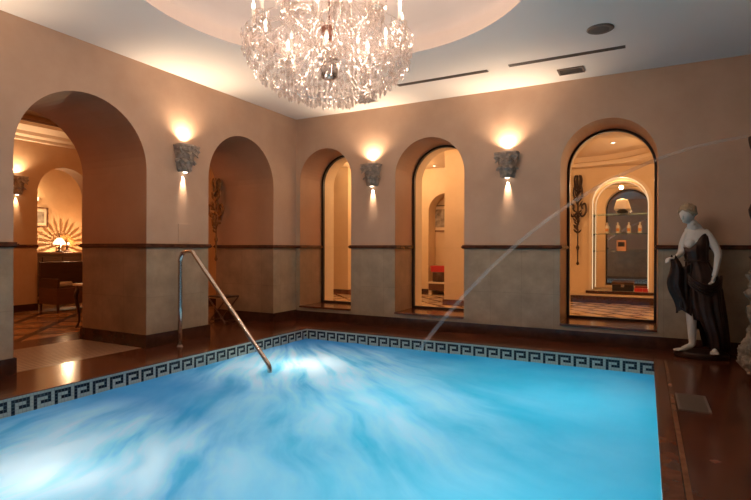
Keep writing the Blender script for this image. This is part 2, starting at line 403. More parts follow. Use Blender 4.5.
# water: aerated by jets, lit from below
WZ = -.145; JX, JY = -.4, .2
def water_mat():
    m = bpy.data.materials.new('pool_water'); m.use_nodes = True; nt = m.node_tree; nt.nodes.clear(); L = nt.links.new
    def nd(t, **k):
        n = nt.nodes.new(t)
        for a, b in k.items(): setattr(n, a, b)
        return n
    def math_(op, a, b=None, clamp=False):
        n = nd('ShaderNodeMath', operation=op, use_clamp=clamp)
        for i, v in enumerate((a, b)):
            if v is None: continue
            if isinstance(v, (int, float)): n.inputs[i].default_value = v
            else: L(v, n.inputs[i])
        return n.outputs[0]
    g = nd('ShaderNodeNewGeometry'); sp = nd('ShaderNodeSeparateXYZ'); L(g.outputs['Position'], sp.inputs[0])
    X, Y = sp.outputs[0], sp.outputs[1]
    dx, dy = math_('SUBTRACT', X, JX), math_('SUBTRACT', Y, JY)
    # warp the direction a little so the streaks wander
    wn = nd('ShaderNodeTexNoise'); wn.inputs['Scale'].default_value = .9; L(g.outputs['Position'], wn.inputs['Vector'])
    ang = math_('ADD', math_('ARCTAN2', dy, dx), math_('MULTIPLY', math_('SUBTRACT', wn.outputs['Fac'], .5), .10))
    rad = math_('SQRT', math_('ADD', math_('MULTIPLY', dx, dx), math_('MULTIPLY', dy, dy)))
    cv = nd('ShaderNodeCombineXYZ'); L(math_('MULTIPLY', ang, 17), cv.inputs[0]); L(math_('MULTIPLY', rad, .75), cv.inputs[1])
    n1 = nd('ShaderNodeTexNoise'); n1.inputs['Scale'].default_value = 1.0; n1.inputs['Detail'].default_value = 4; n1.inputs['Roughness'].default_value = .5; n1.inputs['Distortion'].default_value = .15
    L(cv.outputs[0], n1.inputs['Vector'])
    n2 = nd('ShaderNodeTexNoise'); n2.inputs['Scale'].default_value = 1.1; n2.inputs['Detail'].default_value = 4; L(g.outputs['Position'], n2.inputs['Vector'])
    def blob(cx, cy_, r0, sx=1, sy2=1):
        a = math_('MULTIPLY', math_('SUBTRACT', X, cx), 1/sx); b = math_('MULTIPLY', math_('SUBTRACT', Y, cy_), 1/sy2)
        d = math_('SQRT', math_('ADD', math_('MULTIPLY', a, a), math_('MULTIPLY', b, b)))
        mr = nd('ShaderNodeMapRange', interpolation_type='SMOOTHERSTEP'); L(d, mr.inputs[0]); mr.inputs[1].default_value = 0; mr.inputs[2].default_value = r0; mr.inputs[3].default_value = 1; mr.inputs[4].default_value = 0
        return mr.outputs[0]
    mask = math_('MAXIMUM', blob(1.9, -2.3, 1.8, 1.25, 1), math_('MULTIPLY', blob(2.1, -5.0, 1.9, 1.1, .85), .95))
    mask = math_('MAXIMUM', mask, math_('MULTIPLY', blob(3.1, -3.7, 2.6), .50))
    st = nd('ShaderNodeMapRange'); L(n1.outputs['Fac'], st.inputs[0]); st.inputs[1].default_value = .34; st.inputs[2].default_value = .66; st.inputs[3].default_value = .12; st.inputs[4].default_value = 1.15
    foam = math_('MULTIPLY', mask, st.outputs[0], True)
    bl = nd('ShaderNodeMapRange'); L(n2.outputs['Fac'], bl.inputs[0]); bl.inputs[1].default_value = .35; bl.inputs[2].default_value = .7; bl.inputs[3].default_value = 0; bl.inputs[4].default_value = .10
    foam = math_('ADD', foam, bl.outputs[0], True)
    air = math_('MAXIMUM', blob(4.3, -3.0, 4.2, 1, 1.2), math_('MULTIPLY', mask, .8))
    air = math_('ADD', math_('MULTIPLY', air, 1.25), math_('MULTIPLY', math_('SUBTRACT', n2.outputs['Fac'], .5), .9), True)
    def mixc2(c0, c1, c2):
        n = nd('ShaderNodeMix', data_type='RGBA'); L(air, n.inputs[0]); n.inputs[6].default_value = (*c0, 1); n.inputs[7].default_value = (*c1, 1)
        q = nd('ShaderNodeMix', data_type='RGBA'); L(foam, q.inputs[0]); L(n.outputs[2], q.inputs[6]); q.inputs[7].default_value = (*c2, 1); return q.outputs[2]
    def mixc(c1, c2):
        n = nd('ShaderNodeMix', data_type='RGBA'); L(foam, n.inputs[0]); n.inputs[6].default_value = (*c1, 1); n.inputs[7].default_value = (*c2, 1); return n.outputs[2]
    tr = nd('ShaderNodeBsdfTranslucent'); L(mixc2((.004, .25, .52), (.035, .56, .68), (.80, .86, .86)), tr.inputs[0])
    df = nd('ShaderNodeBsdfDiffuse'); L(mixc((.01, .10, .16), (.55, .60, .62)), df.inputs[0])
    gl = nd('ShaderNodeBsdfGlossy'); gl.inputs['Roughness'].default_value = .32
    bp = nd('ShaderNodeBump'); bp.inputs['Strength'].default_value = .35; bp.inputs['Distance'].default_value = .03; L(n1.outputs['Fac'], bp.inputs['Height'])
    L(bp.outputs[0], gl.inputs['Normal'])
    a = nd('ShaderNodeAddShader'); L(tr.outputs[0], a.inputs[0]); L(df.outputs[0], a.inputs[1])
    lw = nd('ShaderNodeFresnel'); lw.inputs[0].default_value = 1.33
    fr = math_('MULTIPLY', lw.outputs[0], .36)
    b = nd('ShaderNodeMixShader'); L(fr, b.inputs[0]); L(a.outputs[0], b.inputs[1]); L(gl.outputs[0], b.inputs[2])
    o = nd('ShaderNodeOutputMaterial'); L(b.outputs[0], o.inputs[0]); return m
bm = BM(); nx, ny = 150, 180; V = []
for j in range(ny+1):
    row = []
    for i in range(nx+1):
        x = PX0+.006+(PX1-PX0-.012)*i/nx; y = PY0+.006+(PY1-PY0-.012)*j/ny
        d = hypot(x-JX, y-JY); a = atan2(y-JY, x-JX); dj = hypot(x-1.6, y+2.15)
        amp = .004+.010*math.exp(-(dj/1.2)**2)+.008*math.exp(-((x-2)**2+(y+5)**2)/1.2)
        z = WZ + amp*(noise.noise(Vector((a*14, d*1.5, 3)))+.6*noise.noise(Vector((x*4, y*4, 1))))
        d2 = hypot((x-2.75)/1.6, y+2.1); z += .012*math.exp(-(d2/.16)**2)
        row.append(bm.verts.new((x, y, z)))
    V.append(row)
for j in range(ny):
    for i in range(nx): bm.faces.new((V[j][i], V[j][i+1], V[j+1][i+1], V[j+1][i]))
o = link('pool_water', bm, water_mat(), None, True); tag(o, 'glowing turquoise pool water churned white by underwater jets', 'water')

# ---------------------------------------------------------------- niche windows (structure)
def arc_pts(a, b, base, top, n=28):
    R = (b-a)/2; c = (a+b)/2; sp = top-R
    return [(a, base)] + [(c-R*cos(pi*i/n), sp+R*sin(pi*i/n)) for i in range(n+1)] + [(b, base)]
def arch_frame(bm, a, b, base, top, w_, y0, y1, mi=0, bottom=True):
    O = arc_pts(a, b, base, top); I = arc_pts(a+w_, b-w_, base+(w_ if bottom else 0), top-w_)
    def loop(P_, y): return [bm.verts.new((x, y, z)) for x, z in P_]
    o0, i0, o1, i1 = loop(O, y0), loop(I, y0), loop(O, y1), loop(I, y1); n = len(O)
    for k in range(n if bottom else n-1):
        j = (k+1) % n
        for q in ((o0[k], o0[j], i0[j], i0[k]), (o1[j], o1[k], i1[k], i1[j]), (i0[k], i0[j], i1[j], i1[k]), (o0[j], o0[k], o1[k], o1[j])):
            bm.faces.new(q).material_index = mi
for k, (a, b) in enumerate((N1, N2, N3)):
    bm = BM(); arch_frame(bm, a+.002, b-.002, SILL+.028, TOP-.002, .032, .64, .70)
    fr = struct('window_%d' % (k+1), bm, M_black)
    bm = BM(); P_ = arc_pts(a+.03, b-.03, SILL+.056, TOP-.03)
    bm.faces.new([bm.verts.new((x, .67, z)) for x, z in P_]); link('window_pane', bm, M_pane, fr)

# ---------------------------------------------------------------- corridor behind the back wall
CF, CYB = .12, 4.25
ND = (4.25, 5.36)
arch_wall('wall_corridor', lambda s, z, d: (s, CYB+d, z), -3.2, XR+.2, 3.3, .45, [(.70, 1.55, .12, 2.50), (*ND, .36, 2.68)], [M_cplaster]*6, dado=.1)
bm = BM(); box(bm, (-3.2, 4.7, 0), (XR+.2, 4.75, 3.3)); struct('wall_niche', bm, M_cplaster)
bm = BM(); box(bm, (-3.4, .9, 0), (-3.2, 4.8, 3.3)); struct('wall_corridor_left', bm, M_cplaster)
bm = BM(); box(bm, (XR+.2, BT, 0), (XR+.4, 4.8, 3.3)); struct('wall_corridor_right', bm, M_cplaster)
bm = BM()   # ceiling with round tray above window three
TX, TY, TR, TZ = 4.08, 2.57, 1.42, 2.86
def eg(a, x0=2.75, x1=XR+.2, y0=BT, y1=CYB):
    dx, dy = cos(a), sin(a); t = 1e9
    if dx > 1e-9: t = min(t, (x1-TX)/dx)
    if dx < -1e-9: t = min(t, (x0-TX)/dx)
    if dy > 1e-9: t = min(t, (y1-TY)/dy)
    if dy < -1e-9: t = min(t, (y0-TY)/dy)
    return (TX+dx*t, TY+dy*t, TZ)
angs = sorted([2*pi*i/64 for i in range(64)] + [atan2(y-TY, x-TX) % (2*pi) for x in (2.75, XR+.2) for y in (BT, CYB)])
ri = [bm.verts.new((TX+TR*cos(a), TY+TR*sin(a), TZ)) for a in angs]; ro = [bm.verts.new(eg(a)) for a in angs]
rt = [bm.verts.new((TX+TR*cos(a), TY+TR*sin(a), TZ+.07)) for a in angs]; ru = [bm.verts.new((TX+(TR+.06)*cos(a), TY+(TR+.06)*sin(a), TZ+.10)) for a in angs]
rv = [bm.verts.new((TX+(TR+.06)*cos(a), TY+(TR+.06)*sin(a), TZ+.20)) for a in angs]
for i in range(len(angs)):
    j = (i+1) % len(angs)
    bm.faces.new((ri[i], ri[j], ro[j], ro[i])); bm.faces.new((rt[i], rt[j], ri[j], ri[i])).material_index = 1; bm.faces.new((ru[i], ru[j], rt[j], rt[i])); bm.faces.new((rv[i], rv[j], ru[j], ru[i]))
bm.faces.new(rv)
quad(bm, (-3.2, BT, 3.1), (2.75, BT, 3.1), (2.75, CYB, 3.1), (-3.2, CYB, 3.1)); quad(bm, (2.75, BT, 2.86), (2.75, CYB, 2.86), (2.75, CYB, 3.1), (2.75, BT, 3.1))
struct('ceiling_corridor', bm, [mat('corridor_ceiling', (.72, .55, .36), .8), M_cream])
bm = BM(); box(bm, (-3.2, CYB-.02, CF), (.70, CYB, CF+.12)); box(bm, (1.55, CYB-.02, CF), (XR, CYB, CF+.14)); struct('baseboard_corridor', bm, M_reddark)
bm = BM(); box(bm, (1.86, 2.2, CF), (2.6, 2.8, 3.1)); struct('wall_pier', bm, M_cplaster)
bm = BM(); box(bm, (1.835, 2.175, CF), (2.625, 2.825, CF+.11)); struct('baseboard_pier', bm, M_red)
bm = BM(); box(bm, (-1.55, 3.2, CF), (-.9, 3.9, 3.1)); struct('wall_corridor_end', bm, M_cplaster)
bm = BM(); box(bm, (-1.575, 3.175, CF), (-.875, 3.925, CF+.11)); struct('baseboard_corridor_end', bm, M_red)

def copies(proto, locs, labels=None, group=None):
    out = []
    for i, l in enumerate(locs):
        if i == 0: q = proto
        else:
            q = proto.copy(); COL.objects.link(q)
            for ch in proto.children:
                c2 = ch.copy(); COL.objects.link(c2); c2.parent = q
                for g_ in ch.children:
                    d2 = g_.copy(); COL.objects.link(d2); d2.parent = c2
        q.location = l[:3]
        if len(l) > 3: q.rotation_euler = (0, 0, l[3])
        if labels: q['label'] = labels[i]
        if group: q['group'] = group
        out.append(q)
    return out

# recessed spotlights in the corridor ceilings
t = thing('recessed_spotlight', (0, 0, 0), 'x', 'spotlight')
bm = BM(); lathe(bm, [(.035, 0), (.055, 0), (.055, -.008), (.035, -.008), (.035, 0)], n=20); link('trim_ring', bm, M_whitemetal, t)
bm = BM(); lathe(bm, [(.034, -.001), (.02, -.006), (.001, -.007)], n=16); link('lamp_lens', bm, M_spotglow, t)
copies(t, [(4.755, 2.75, TZ+.198), (.98, 3.9, 3.098), (-1.12, 3.08, 3.098)],
       ['small lit ceiling spotlight seen through the widest, right-hand arched window', 'small lit ceiling spotlight seen through the middle arched window', 'small lit ceiling spotlight seen through the arched window nearest the corner'])

# display niche
dn = thing('display_cabinet', (4.805, CYB, .36), 'arched mirror-backed display niche with a glowing rim, beyond the right-hand window', 'display cabinet')
def local(o, p): o.matrix_parent_inverse = Matrix.Translation(-Vector(p.location)); return o
bm = BM(); arch_frame(bm, ND[0]-.015, ND[1]+.015, .36, 2.70, .06, CYB-.03, CYB+.03, bottom=False); local(link('arched_surround', bm, M_cream, dn), dn)
bm = BM(); arch_frame(bm, ND[0]+.046, ND[1]-.046, .38, 2.64, .012, CYB+.04, CYB+.055, bottom=False); local(link('light_strip', bm, M_led, dn), dn)
bm = BM(); P_ = arc_pts(ND[0]+.005, ND[1]-.005, .37, 2.675); bm.faces.new([bm.verts.new((x, CYB+.40, z)) for x, z in P_]); local(link('mirror', bm, M_mirror, dn), dn)
for z in (1.165, 1.524, 1.924):
    bm = BM(); box(bm, (ND[0]+.004, CYB+.06, z-.008), (ND[1]-.004, CYB+.38, z)); local(link('glass_shelf', bm, M_shelfglass, dn), dn)
for z in (1.165, 1.524, 1.924):
    for x in (ND[0]+.02, ND[1]-.02):
        bm = BM(); box(bm, (x-.015, CYB+.05, z-.03), (x+.015, CYB+.09, z+.01)); local(link('shelf_clip', bm, M_black, dn), dn)
bm = BM(); box(bm, (ND[0]-.06, CYB-.14, .31), (ND[1]+.06, CYB+.44, .358)); bevel(bm, .006); local(link('counter', bm, M_reddark, dn), dn)
light('niche_lamp', 'POINT', (4.805, CYB+.2, 2.5), 6*K_COR, WARM, .04)
# ledge step under niche
bm = BM(); box(bm, (3.6, CYB-.16, CF), (6.2, CYB, .30)); struct('trim_9', bm, M_cplaster)
bm = BM(); box(bm, (3.58, CYB-.18, CF), (6.22, CYB-.16, CF+.14)); struct('trim_10', bm, M_reddark)

bt = thing('bottle', (0, 0, 0), 'x', 'bottle')
bm = BM(); lathe(bm, [(.03, 0), (.036, .004), (.036, .13), (.03, .155), (.013, .17), (.013, .20), (.016, .205), (.016, .22), (.003, .222)], n=16); link('bottle_body', bm, M_bottle, bt, True)
bm = BM(); lathe(bm, [(.037, .04), (.0375, .04), (.0375, .10), (.037, .10)], n=12, a0=-pi*.8, a1=-pi*.2); link('bottle_label', bm, M_label, bt)
copies(bt, [(4.56, CYB+.2, 1.524), (4.76, CYB+.2, 1.524), (4.96, CYB+.2, 1.524), (5.16, CYB+.2, 1.524)],
       ['white bottle with orange label, leftmost of the four on the middle glass shelf', 'white bottle with orange label, second from the left on the middle glass shelf',
        'white bottle with orange label, third from the left on the middle glass shelf', 'white bottle with orange label, rightmost of the four on the middle glass shelf'], 'white bottles on the middle glass shelf')
v = thing('vase', (4.84, CYB+.2, 1.924), 'white flared vase on a dark foot on the top glass shelf', 'vase')
bm = BM(); lathe(bm, [(.03, 0), (.10, .02), (.11, .05), (.05, .09)], n=20); link('vase_foot', bm, M_black, v, True)
bm = BM(); lathe(bm, [(.15, .085), (.155, .10), (.14, .16), (.115, .25), (.10, .28), (.05, .30), (.01, .305)], n=20); link('vase_body', bm, M_bottle, v, True)
cd_ = thing('price_card', (4.83, CYB+.1, 1.165), 'small orange card with a dark picture propped on the lowest glass shelf', 'card')
bm = BM(); box(bm, (-.085, 0, 0), (.085, .008, .22)); link('card_board', bm, mat('card', (.50, .27, .17), .6), cd_)
bm = BM(); box(bm, (-.06, -.002, .09), (.06, 0, .18)); link('card_picture', bm, M_black, cd_)
ct = thing('chest', (4.86, CYB+.12, .359), 'small black lidded chest on the dark counter of the mirrored niche', 'box')
bm = BM(); box(bm, (-.19, -.1, 0), (.19, .12, .13)); bevel(bm, .006); link('chest_body', bm, M_black, ct)
bm = BM(); box(bm, (-.2, -.11, .132), (.2, .13, .185)); bevel(bm, .012); link('chest_lid', bm, M_wood, ct)
bm = BM(); box(bm, (-.03, -.115, .08), (.03, -.10, .14)); link('clasp', bm, M_steel, ct)
rb = thing('gift_box', (0, 0, 0), 'x', 'box')
bm = BM(); box(bm, (-.07, -.06, 0), (.07, .06, .07)); bevel(bm, .004); link('box_body', bm, M_redbox, rb)
bm = BM(); box(bm, (-.072, -.012, .0), (.072, .012, .073)); link('ribbon', bm, M_label, rb)
copies(rb, [(5.14, CYB+.1, .359), (5.285, CYB+.1, .359)], ['low red box on the niche counter, the one nearer the black chest', 'low red box at the right end of the niche counter'], 'red boxes on the niche counter')

# ornate torch holders (dark one by the niche, gilt one in the lounge passage)
def torch(name, loc, rz, m, label, cat, h=1.85, flameshade=True):
    t = thing(name, loc, label, cat, rz=rz)
    bm = BM(); lathe(bm, [(.012, 0), (.03, .03), (.012, .08), (.016, .3), (.035, .36), (.014, .42), (.014, .95), (.03, 1.0), (.018, 1.05), (.02, h*.8)], (0, -.09, 0), 12); link('shaft', bm, m, t, True)
    bm = BM()
    for s_ in (-1, 1):
        tube(bm, curve([(0, -.09, h*.60), (.09*s_, -.1, h*.54), (.16*s_, -.1, h*.60), (.14*s_, -.1, h*.68), (.08*s_, -.1, h*.66), (.09*s_, -.1, h*.62)]), .021, 8)
        tube(bm, curve([(0, -.09, h*.72), (.08*s_, -.1, h*.78), (.07*s_, -.1, h*.86), (.02*s_, -.1, h*.88), (.01, -.1, h*.83)]), .018, 8)
    link('scroll', bm, m, t, True)
    bm = BM()
    for k in range(7):
        a = 2*pi*k/7; tube(bm, curve([(.01*cos(a), -.09+.01*sin(a), h*.80), (.05*cos(a), -.09+.05*sin(a), h*.86), (.075*cos(a), -.09+.075*sin(a), h*.95), (.05*cos(a), -.09+.05*sin(a), h)]), [.01]*6+[.018]*6+[.014]*6+[.004], 6)
    for k in range(46):
        q = random.random(); zz_ = h*(.34+.6*q); a = random.uniform(-2.9, -.2); rr = .05*(.6+.6*sin(q*pi))
        c_ = Vector((rr*cos(a), -.09+rr*.6*sin(a), zz_)); d_ = Vector((cos(a)*.05, -.01, random.uniform(.03, .09)))
        tube(bm, curve([c_-d_*.5, c_+d_*.3+Vector((0, -.01, 0)), c_+d_], 3), [.006, .012, .018, .02, .014, .009, .004], 6)
    link('leaf_crown', bm, m, t, True)
    bm = BM(); box(bm, (-.02, -.09, h*.45), (.02, 0, h*.45+.03)); box(bm, (-.02, -.09, .95), (.02, 0, .98)); box(bm, (-.03, -.012, .9), (.03, 0, h*.5)); link('wall_plate', bm, m, t)
    return t
torch('wall_torch', (4.03, CYB, .87), 0, M_iron, 'tall dark iron wall torch with scrolls, left of the mirrored display niche', 'wall ornament')
torch('wall_torch', (-1.16, A2[1], .98), 0, M_gold, 'gilt carved torch ornament on the wall inside the narrow left arch', 'wall ornament', 1.4)

# picture, bench and boxes seen through the middle window
def picture(loc, rz, w_, h_, label):
    t = thing('framed_picture', loc, label, 'picture', rz=rz)
    bm = BM(); b_ = .025
    for a, b in (((-w_/2, -.03, 0), (w_/2, 0, b_)), ((-w_/2, -.03, h_-b_), (w_/2, 0, h_)), ((-w_/2, -.03, b_), (-w_/2+b_, 0, h_-b_)), ((w_/2-b_, -.03, b_), (w_/2, 0, h_-b_))): box(bm, a, b)
    link('picture_frame', bm, M_wood2, t)
    bm = BM(); box(bm, (-w_/2+b_, -.012, b_), (w_/2-b_, -.002, h_-b_)); link('picture_print', bm, M_cream, t)
    bm = BM(); box(bm, (-w_/2+.08, -.014, .1), (w_/2-.08, -.0125, h_-.1)); link('picture_image', bm, M_paper, t)
    return t
picture((.80, 4.7, 1.62), 0, .46, .64, 'small framed dark print on the cream wall seen through the middle window')
b_ = thing('bench', (1.06, CYB+.05, CF), 'low cream and red-brown bench seen through the middle window', 'bench')
bm = BM(); box(bm, (-.32, -.2, .26), (.32, .3, .30)); bevel(bm, .005); link('bench_top', bm, M_cream, b_)
bm = BM(); box(bm, (-.30, -.17, .10), (.30, .27, .258)); link('bench_front', bm, M_wood2, b_)
for x in (-.27, .27):
    bm = BM(); box(bm, (x-.03, -.16, 0), (x+.03, .25, .10)); link('bench_foot', bm, M_cream, b_)
bk = thing('basket', (.98, CYB+.0, CF+.30), 'dark woven basket on the low bench, below a red box', 'basket')
bm = BM(); lathe(bm, [(.12, 0), (.15, .01), (.165, .22), (.155, .22), (.14, .02), (.01, .015)], n=28, sy_=.75)
for k in range(14): 
    a = 2*pi*k/14; box(bm, (.155*cos(a)-.008, .155*.75*sin(a)-.008, .0), (.155*cos(a)+.008, .155*.75*sin(a)+.008, .222))
link('basket_body', bm, M_wood, bk)
bm = BM(); tube(bm, [(.165*cos(a_*pi/12), .124*sin(a_*pi/12), .225) for a_ in range(25)], .012, 6); link('basket_rim', bm, M_wood2, bk)
bx = thing('storage_box', (.98, CYB, CF+.537), 'bright red lidded box resting on the dark basket', 'box')
bm = BM(); box(bm, (-.17, -.12, 0), (.17, .12, .09)); link('box_body', bm, M_redbox, bx)
bm = BM(); box(bm, (-.18, -.13, .09), (.18, .13, .14)); bevel(bm, .005); link('box_lid', bm, M_redbox, bx)

# ---------------------------------------------------------------- lounge to the left
LX = -5.0
arch_wall('wall_lounge', lambda s, z, d: (LX-d, s, z), YF, .9, 3.7, .35, [(-1.48, -.40, 0, 2.79)], [M_lplaster]*6, dado=.1)
bm = BM(); box(bm, (-7.2, -2.6, 0), (-7.0, .9, 3.7)); struct('wall_lounge_far', bm, M_lplaster)
bm = BM(); box(bm, (-7.2, .9, 0), (-LT, 1.05, 3.7)); struct('wall_lounge_end', bm, M_lplaster)
bm = BM(); box(bm, (-7.2, -2.7, 0), (LX-.35, -2.6, 3.7)); struct('wall_lounge_side', bm, M_lplaster)
bm = BM(); box(bm, (-7.2, YF-.2, 0), (-LT, YF, 3.7)); struct('wall_lounge_front', bm, M_lplaster)
bm = BM(); box(bm, (-7.2, YF-.2, 3.7), (-LT, 1.05, 3.8)); struct('ceiling_lounge', bm, mat('lounge_ceiling', (.66, .48, .30), .8))
bm = BM(); prof = [(0, 3.20), (.05, 3.21), (.06, 3.26), (.12, 3.30), (.14, 3.36), (.30, 3.44), (.32, 3.50), (0, 3.50)]
A_ = [bm.verts.new((LX+x, YF, z)) for x, z in prof]; B_ = [bm.verts.new((LX+x, .9, z)) for x, z in prof]
for i in range(len(prof)): bm.faces.new((A_[i], A_[(i+1) % 8], B_[(i+1) % 8], B_[i]))
struct('trim_11', bm, mat('cornice_paint', (.66, .48, .30), .6))
bm = BM(); box(bm, (LX+.27, YF, 3.505), (LX+.33, .9, 3.54)); struct('trim_12', bm, M_wood2)
bm = BM(); box(bm, (LX, YF, 0), (LX+.025, -1.48, .13)); box(bm, (LX, -.40, 0), (LX+.025, .9, .13)); box(bm, (-7, .875, 0), (-LT, .9, .13)); struct('baseboard_lounge', bm, M_reddark)
bm = BM(); box(bm, (LX, YF, DADO), (LX+.03, -1.48, DADO+.05)); box(bm, (LX, -.40, DADO), (LX+.03, .9, DADO+.05)); struct('trim_13', bm, M_rail)

d = thing('dresser', (-6.70, -.65, 0), 'dark wooden dresser behind the lounge arch, carrying the lamps', 'dresser', rz=pi/2)
# local: x along world y, -y towards +X
bm = BM(); box(bm, (-.85, -.25, .12), (.95, .25, 1.05)); bevel(bm, .008); link('dresser_body', bm, M_wood, d)
bm = BM(); box(bm, (-.88, -.28, 1.05), (.98, .28, 1.09)); bevel(bm, .008); link('dresser_top', bm, M_wood2, d)
for x in (-.83, -.39, .05, .49):
    bm = BM(); box(bm, (x, -.268, .16), (x+.39, -.25, .98)); bevel(bm, .006); dr = link('door', bm, M_wood, d)
    bm = BM(); ellip(bm, (x+.35, -.28, .6), .015, .015, .015); link('knob', bm, M_gold, dr, True)
for x in (-.8, .9):
    for y in (-.2, .2):
        bm = BM(); lathe(bm, [(.03, 0), (.035, .06), (.025, .12)], (x, y, 0), 10); link('leg', bm, M_wood, d, True)
# settee / armchair in front with towel on its arm
s_ = thing('armchair', (-4.55, -1.18, 0), 'dark wood panelled armchair standing in front of the lounge arch', 'armchair', rz=pi/2)
bm = BM(); box(bm, (-.36, -.3, .14), (.62, .3, .44)); bevel(bm, .01); link('seat_box', bm, M_wood2, s_)
bm = BM(); box(bm, (-.36, .24, .44), (.62, .3, .92)); bevel(bm, .01); link('backrest', bm, M_wood, s_)
for x in (-.36, .57):
    bm = BM(); box(bm, (x, -.3, .44), (x+.05, .24, .62)); bevel(bm, .01); link('armrest', bm, M_wood, s_)
for x in (-.33, .57):
    for y in (-.27, .27):
        bm = BM(); lathe(bm, [(.02, 0), (.025, .14)], (x, y, 0), 10); link('leg', bm, M_wood, s_)
tw = thing('towel_roll', (-4.45, -1.33, .446), 'rolled cream towel lying on the dark armchair seat', 'towel', rz=pi/2)
bm = BM(); lathe(bm, [(.02, -.17), (.05, -.165), (.055, 0), (.05, .165), (.02, .17)], n=16); bmesh.ops.rotate(bm, cent=(0, 0, 0), matrix=Matrix.Rotation(pi/2, 3, 'Y'), verts=bm.verts[:]); bmesh.ops.translate(bm, vec=(0, 0, .055), verts=bm.verts[:])
link('towel_outer', bm, M_cloth, tw, True)
bm = BM(); tube(bm, [(.171, .03*cos(q*.5)*(1-q/30), .055+.03*sin(q*.5)*(1-q/30)) for q in range(26)], .004, 5); link('towel_fold', bm, M_cloth, tw, True)

def table_lamp(loc, label):
    t = thing('table_lamp', loc, label, 'lamp')
    bm = BM(); lathe(bm, [(.07, 0), (.075, .02), (.02, .04), (.035, .10), (.015, .15), (.012, .22)], n=16); link('lamp_base', bm, M_iron, t, True)
    bm = BM(); lathe(bm, [(.13, .18), (.12, .22), (.085, .28), (.05, .32), (.03, .33)], n=16); link('lamp_shade', bm, M_glowshade, t, True)
    bm = BM(); lathe(bm, [(.02, .33), (.025, .345), (.008, .36), (.012, .38), (.002, .40)], n=10); link('finial', bm, M_iron, t, True)
    return t
table_lamp((-6.55, -.17, 1.09), 'small table lamp with a bell-shaped lit shade on the dark dresser')
light('table_lamp_light', 'POINT', (-6.33, -.17, 1.40), 3*K_LEFT, (1, .6, .3), .04)
# ribbed lamp throwing a fan of rays
rl = thing('accent_lamp', (-6.74, 0.12, 1.09), 'petalled lamp on the dresser throwing a sunburst on the wall', 'lamp')
bm = BM(); lathe(bm, [(.08, 0), (.085, .02), (.03, .05), (.03, .12), (.06, .14)], n=16); link('lamp_base', bm, M_iron, rl, True)
bm = BM()
for k in range(15):
    a = -.35 + (pi+.7)*k/14; ca, sa = cos(a), sin(a); tv = Vector((0, -sa, ca))
    for r0, r1, w0, w1 in ((.025, .10, .003, .011), (.10, .19, .011, .016), (.19, .24, .016, .003)):
        c0 = Vector((-.06, r0*ca, .20+r0*sa)); c1 = Vector((-.06, r1*ca, .20+r1*sa)); n_ = Vector((.004, 0, 0))
        vv = [bm.verts.new(q) for q in (c0-tv*w0, c0+tv*w0, c1+tv*w1, c1-tv*w1, c0-tv*w0+n_, c0+tv*w0+n_, c1+tv*w1+n_, c1-tv*w1+n_)]
        for q in ((0,1,2,3), (7,6,5,4), (0,4,5,1), (1,5,6,2), (2,6,7,3), (3,7,4,0)): bm.faces.new([vv[i] for i in q])
lathe(bm, [(.028, -.004), (.028, .004)], (0, 0, 0), 14)
bm.verts.ensure_lookup_table()
for v_ in bm.verts[-28:]: v_.co = Vector((-.058+v_.co.z, v_.co.x, .20+v_.co.y))
bm.verts.ensure_lookup_table()
link('lamp_petals', bm, M_gold, rl)
bm = BM(); ellip(bm, (.04, 0, .20), .018, .018, .03); link('lamp_bulb', bm, M_bulb, rl, True)
light('accent_lamp_light', 'POINT', (-6.74+.07, .12, 1.29), 22*K_LEFT, (1, .68, .38), .012)
picture((-7.0, -.36, 1.66), pi/2, .36, .46, 'small framed print on the lounge wall, above the dresser').rotation_euler = (0, 0, -pi/2+pi)
light('lounge_wall_lamp', 'POINT', (-6.85, -.55, 2.32), 7*K_LEFT, (1, .74, .45), .05)
t = thing('wall_light', (-7.0, -.5, 2.22), 'small glowing wall light above the lounge picture', 'wall lamp')
bm = BM(); lathe(bm, [(.03, 0), (.09, .05), (.10, .12)], (.03, 0, 0), 16, a0=-pi/2, a1=pi/2); link('lamp_bowl', bm, M_glowshade, t, True)
bm = BM(); box(bm, (0, -.03, -.03), (.04, .03, .02)); link('wall_bracket', bm, M_iron, t)

# console table in the lounge just past the wide arch
ctb = thing('console_table', (-1.87, -2.14, 0), 'dark console table with curved legs, half hidden behind the wide arch', 'table')
bm = BM(); box(bm, (-.30, -.38, .64), (.30, .38, .67)); bevel(bm, .008); link('table_top', bm, M_cream, ctb)
bm = BM(); box(bm, (-.26, -.34, .56), (.26, .34, .638)); link('apron', bm, M_wood, ctb)
for x in (-.24, .24):
    for y in (-.33, .33):
        s1 = 1 if y > 0 else -1
        bm = BM(); tube(bm, curve([(x, y, .60), (x, y+.03*s1, .48), (x, y-.01*s1, .28), (x, y-.02*s1, .12), (x, y+.03*s1, .02)]), [.032]*7+[.024]*7+[.016]*7+[.018]*4, 8); link('leg', bm, M_wood, ctb, True)
# small folding chair inside the narrow arch
fc_ = thing('stool', (-.82, -.86, 0), 'small dark folding stool inside the narrow left arch, by the wall', 'stool')
bm = BM(); box(bm, (-.20, -.15, .40), (.20, .15, .425)); bevel(bm, .006); link('seat', bm, M_wood, fc_)
for y in (-.13, .13):
    for s1 in (-1, 1):
        bm = BM(); tube(bm, [(-.19*s1, y+.012*s1, .0), (.19*s1, y+.012*s1, .40)], .012, 8); link('leg', bm, M_wood2, fc_)
for x in (-.17, .17):
    bm = BM(); tube(bm, [(x, -.13, .03), (x, .13, .03)], .01, 6); link('stretcher', bm, M_wood2, fc_)

